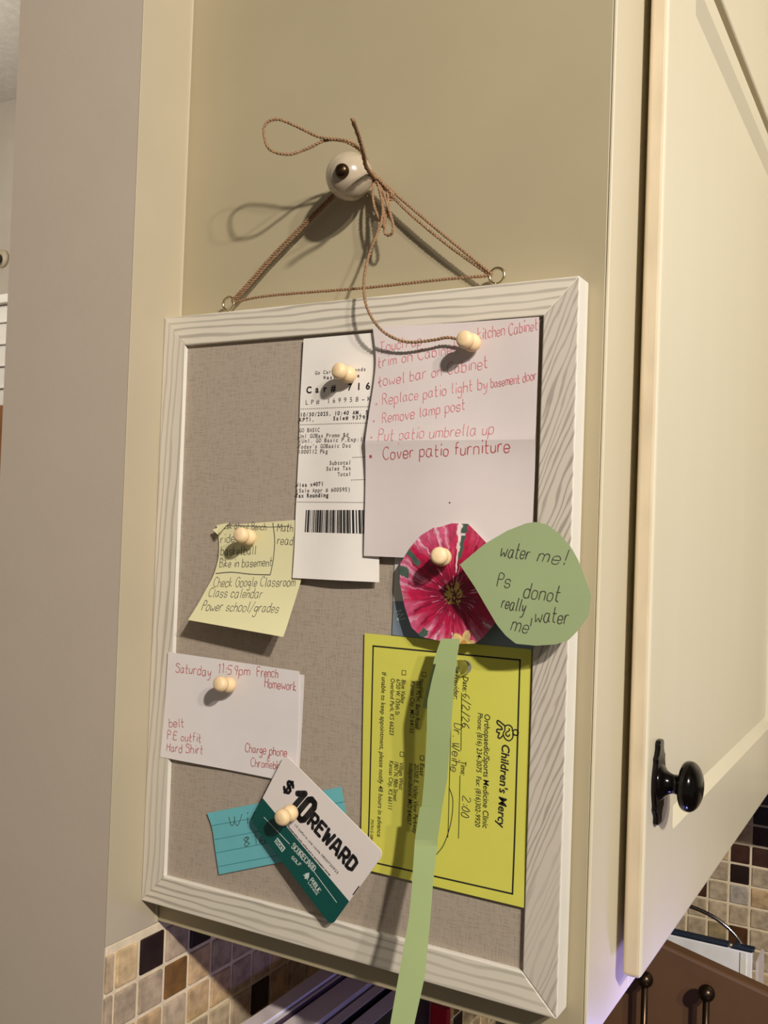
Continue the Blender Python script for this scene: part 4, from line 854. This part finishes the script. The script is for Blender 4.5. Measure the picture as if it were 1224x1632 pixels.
bk = [(A[0] - dx * .12, A[2] - dz * .12), (B[0] + dx * .04, B[2] + dz * .04), (B[0] + dx * .04 + dz * .19, CZ + .001), (A[0] - dx * .12 , CZ + .001)]
tag(obj('leather_book', MB().prism(bk, 'Y', 0.492, 0.512), M['leather'], None, bevel=0.003), 'large plain brown leather-covered book leaning behind the ball-topped rods', 'book')
A, B = (0.2202, 0.6000, -0.1776), (0.3138, 0.6000, -0.1764)
bn = tag(empty('document_case', ((A[0] + B[0]) / 2 - .03, 0.604, CZ)), 'flat mottled white document case with a navy top edge and a curved chrome handle', 'document case')
obj('case_body', MB().box(A[0] - .06, B[0], 0.60, 0.608, CZ, B[2] - .004), M['bin'], bn, bevel=0.0012)
obj('rim', MB().box(A[0] - .062, B[0] - .024, 0.5985, 0.6095, B[2] - .0025, B[2] + .001).box(B[0] - .021, B[0] + .002, 0.5985, 0.6095, B[2] - .0025, B[2] + .001), M['navy'], bn, bevel=0.001)
obj('highlight_strip', MB().box(B[0] - .012, B[0] - .006, 0.5985, 0.6, CZ, B[2] - .005), M['white'], bn)  # white strip standing in for the upright highlight on the case
obj('handle', MB().tube(spline([(0.2168, 0.6120, -0.1595), (0.2342, 0.6120, -0.1493), (0.2474, 0.6120, -0.1486), (0.2674, 0.6120, -0.1533), (0.2824, 0.6120, -0.1604), (0.2940, 0.6120, -0.1695), (0.3036, 0.6120, -0.1810)], 6), 0.0022, 10), M['chrome'], bn, smooth=True)
tag(obj('file_folder', MB().box(B[0] + .004, B[0] + .007, 0.60, 0.64, CZ, B[2] - .012), M['paper'], None), 'thin white folder standing at the right of the white document case', 'folder')

# ------------------------------------------------------------------ what shows of the room beyond the wall stub
q = (-1.5011, 1.0450, 0.8887)
hk = tag(empty('wall_hook', (q[0], 1.05, q[2])), 'small black hook on a pale round plate on the far room wall', 'hook')
obj('plate', MB().lathe((q[0], 1.05, q[2] + .003), (0, -1, 0), [(0.0, 0.0), (0.022, 0.0), (0.021, 0.006), (0.012, 0.010), (0.0, 0.011)], 24), M['strip'], hk, smooth=True)
obj('peg', MB().lathe((q[0], 1.045, q[2]), (0, -1, 0), [(0.0, 0.004), (0.011, 0.006), (0.014, 0.016), (0.010, 0.024), (0.0, 0.026)], 20), M['black'], hk, smooth=True)
q0, q1 = (-1.3773, 0.9500, 0.7705), (-1.3614, 0.9500, 0.5203)
hu = tag(empty('hutch', (q0[0], 1.0, -1.37)), 'white moulded cabinet top on a brown wooden base in the far room', 'cabinet')
b = MB().box(q0[0] - .5, q0[0] + .03, 0.96, 1.045, q1[2], q0[2] - .02).box(q0[0] - .52, q0[0] + .045, 0.945, 1.045, q0[2] - .02, q0[2])
for i in range(4): z = q1[2] + (q0[2] - q1[2]) * (0.15 + 0.2 * i); b.box(q0[0] - .5, q0[0] + .032, 0.954, 0.96, z, z + .004)
obj('upper_case', b, M['white'], hu, bevel=0.003)
obj('lower_case', MB().box(q0[0] - .5, q0[0] + .03, 0.955, 1.045, -1.37, q1[2]), M['brown'], hu, bevel=0.003)
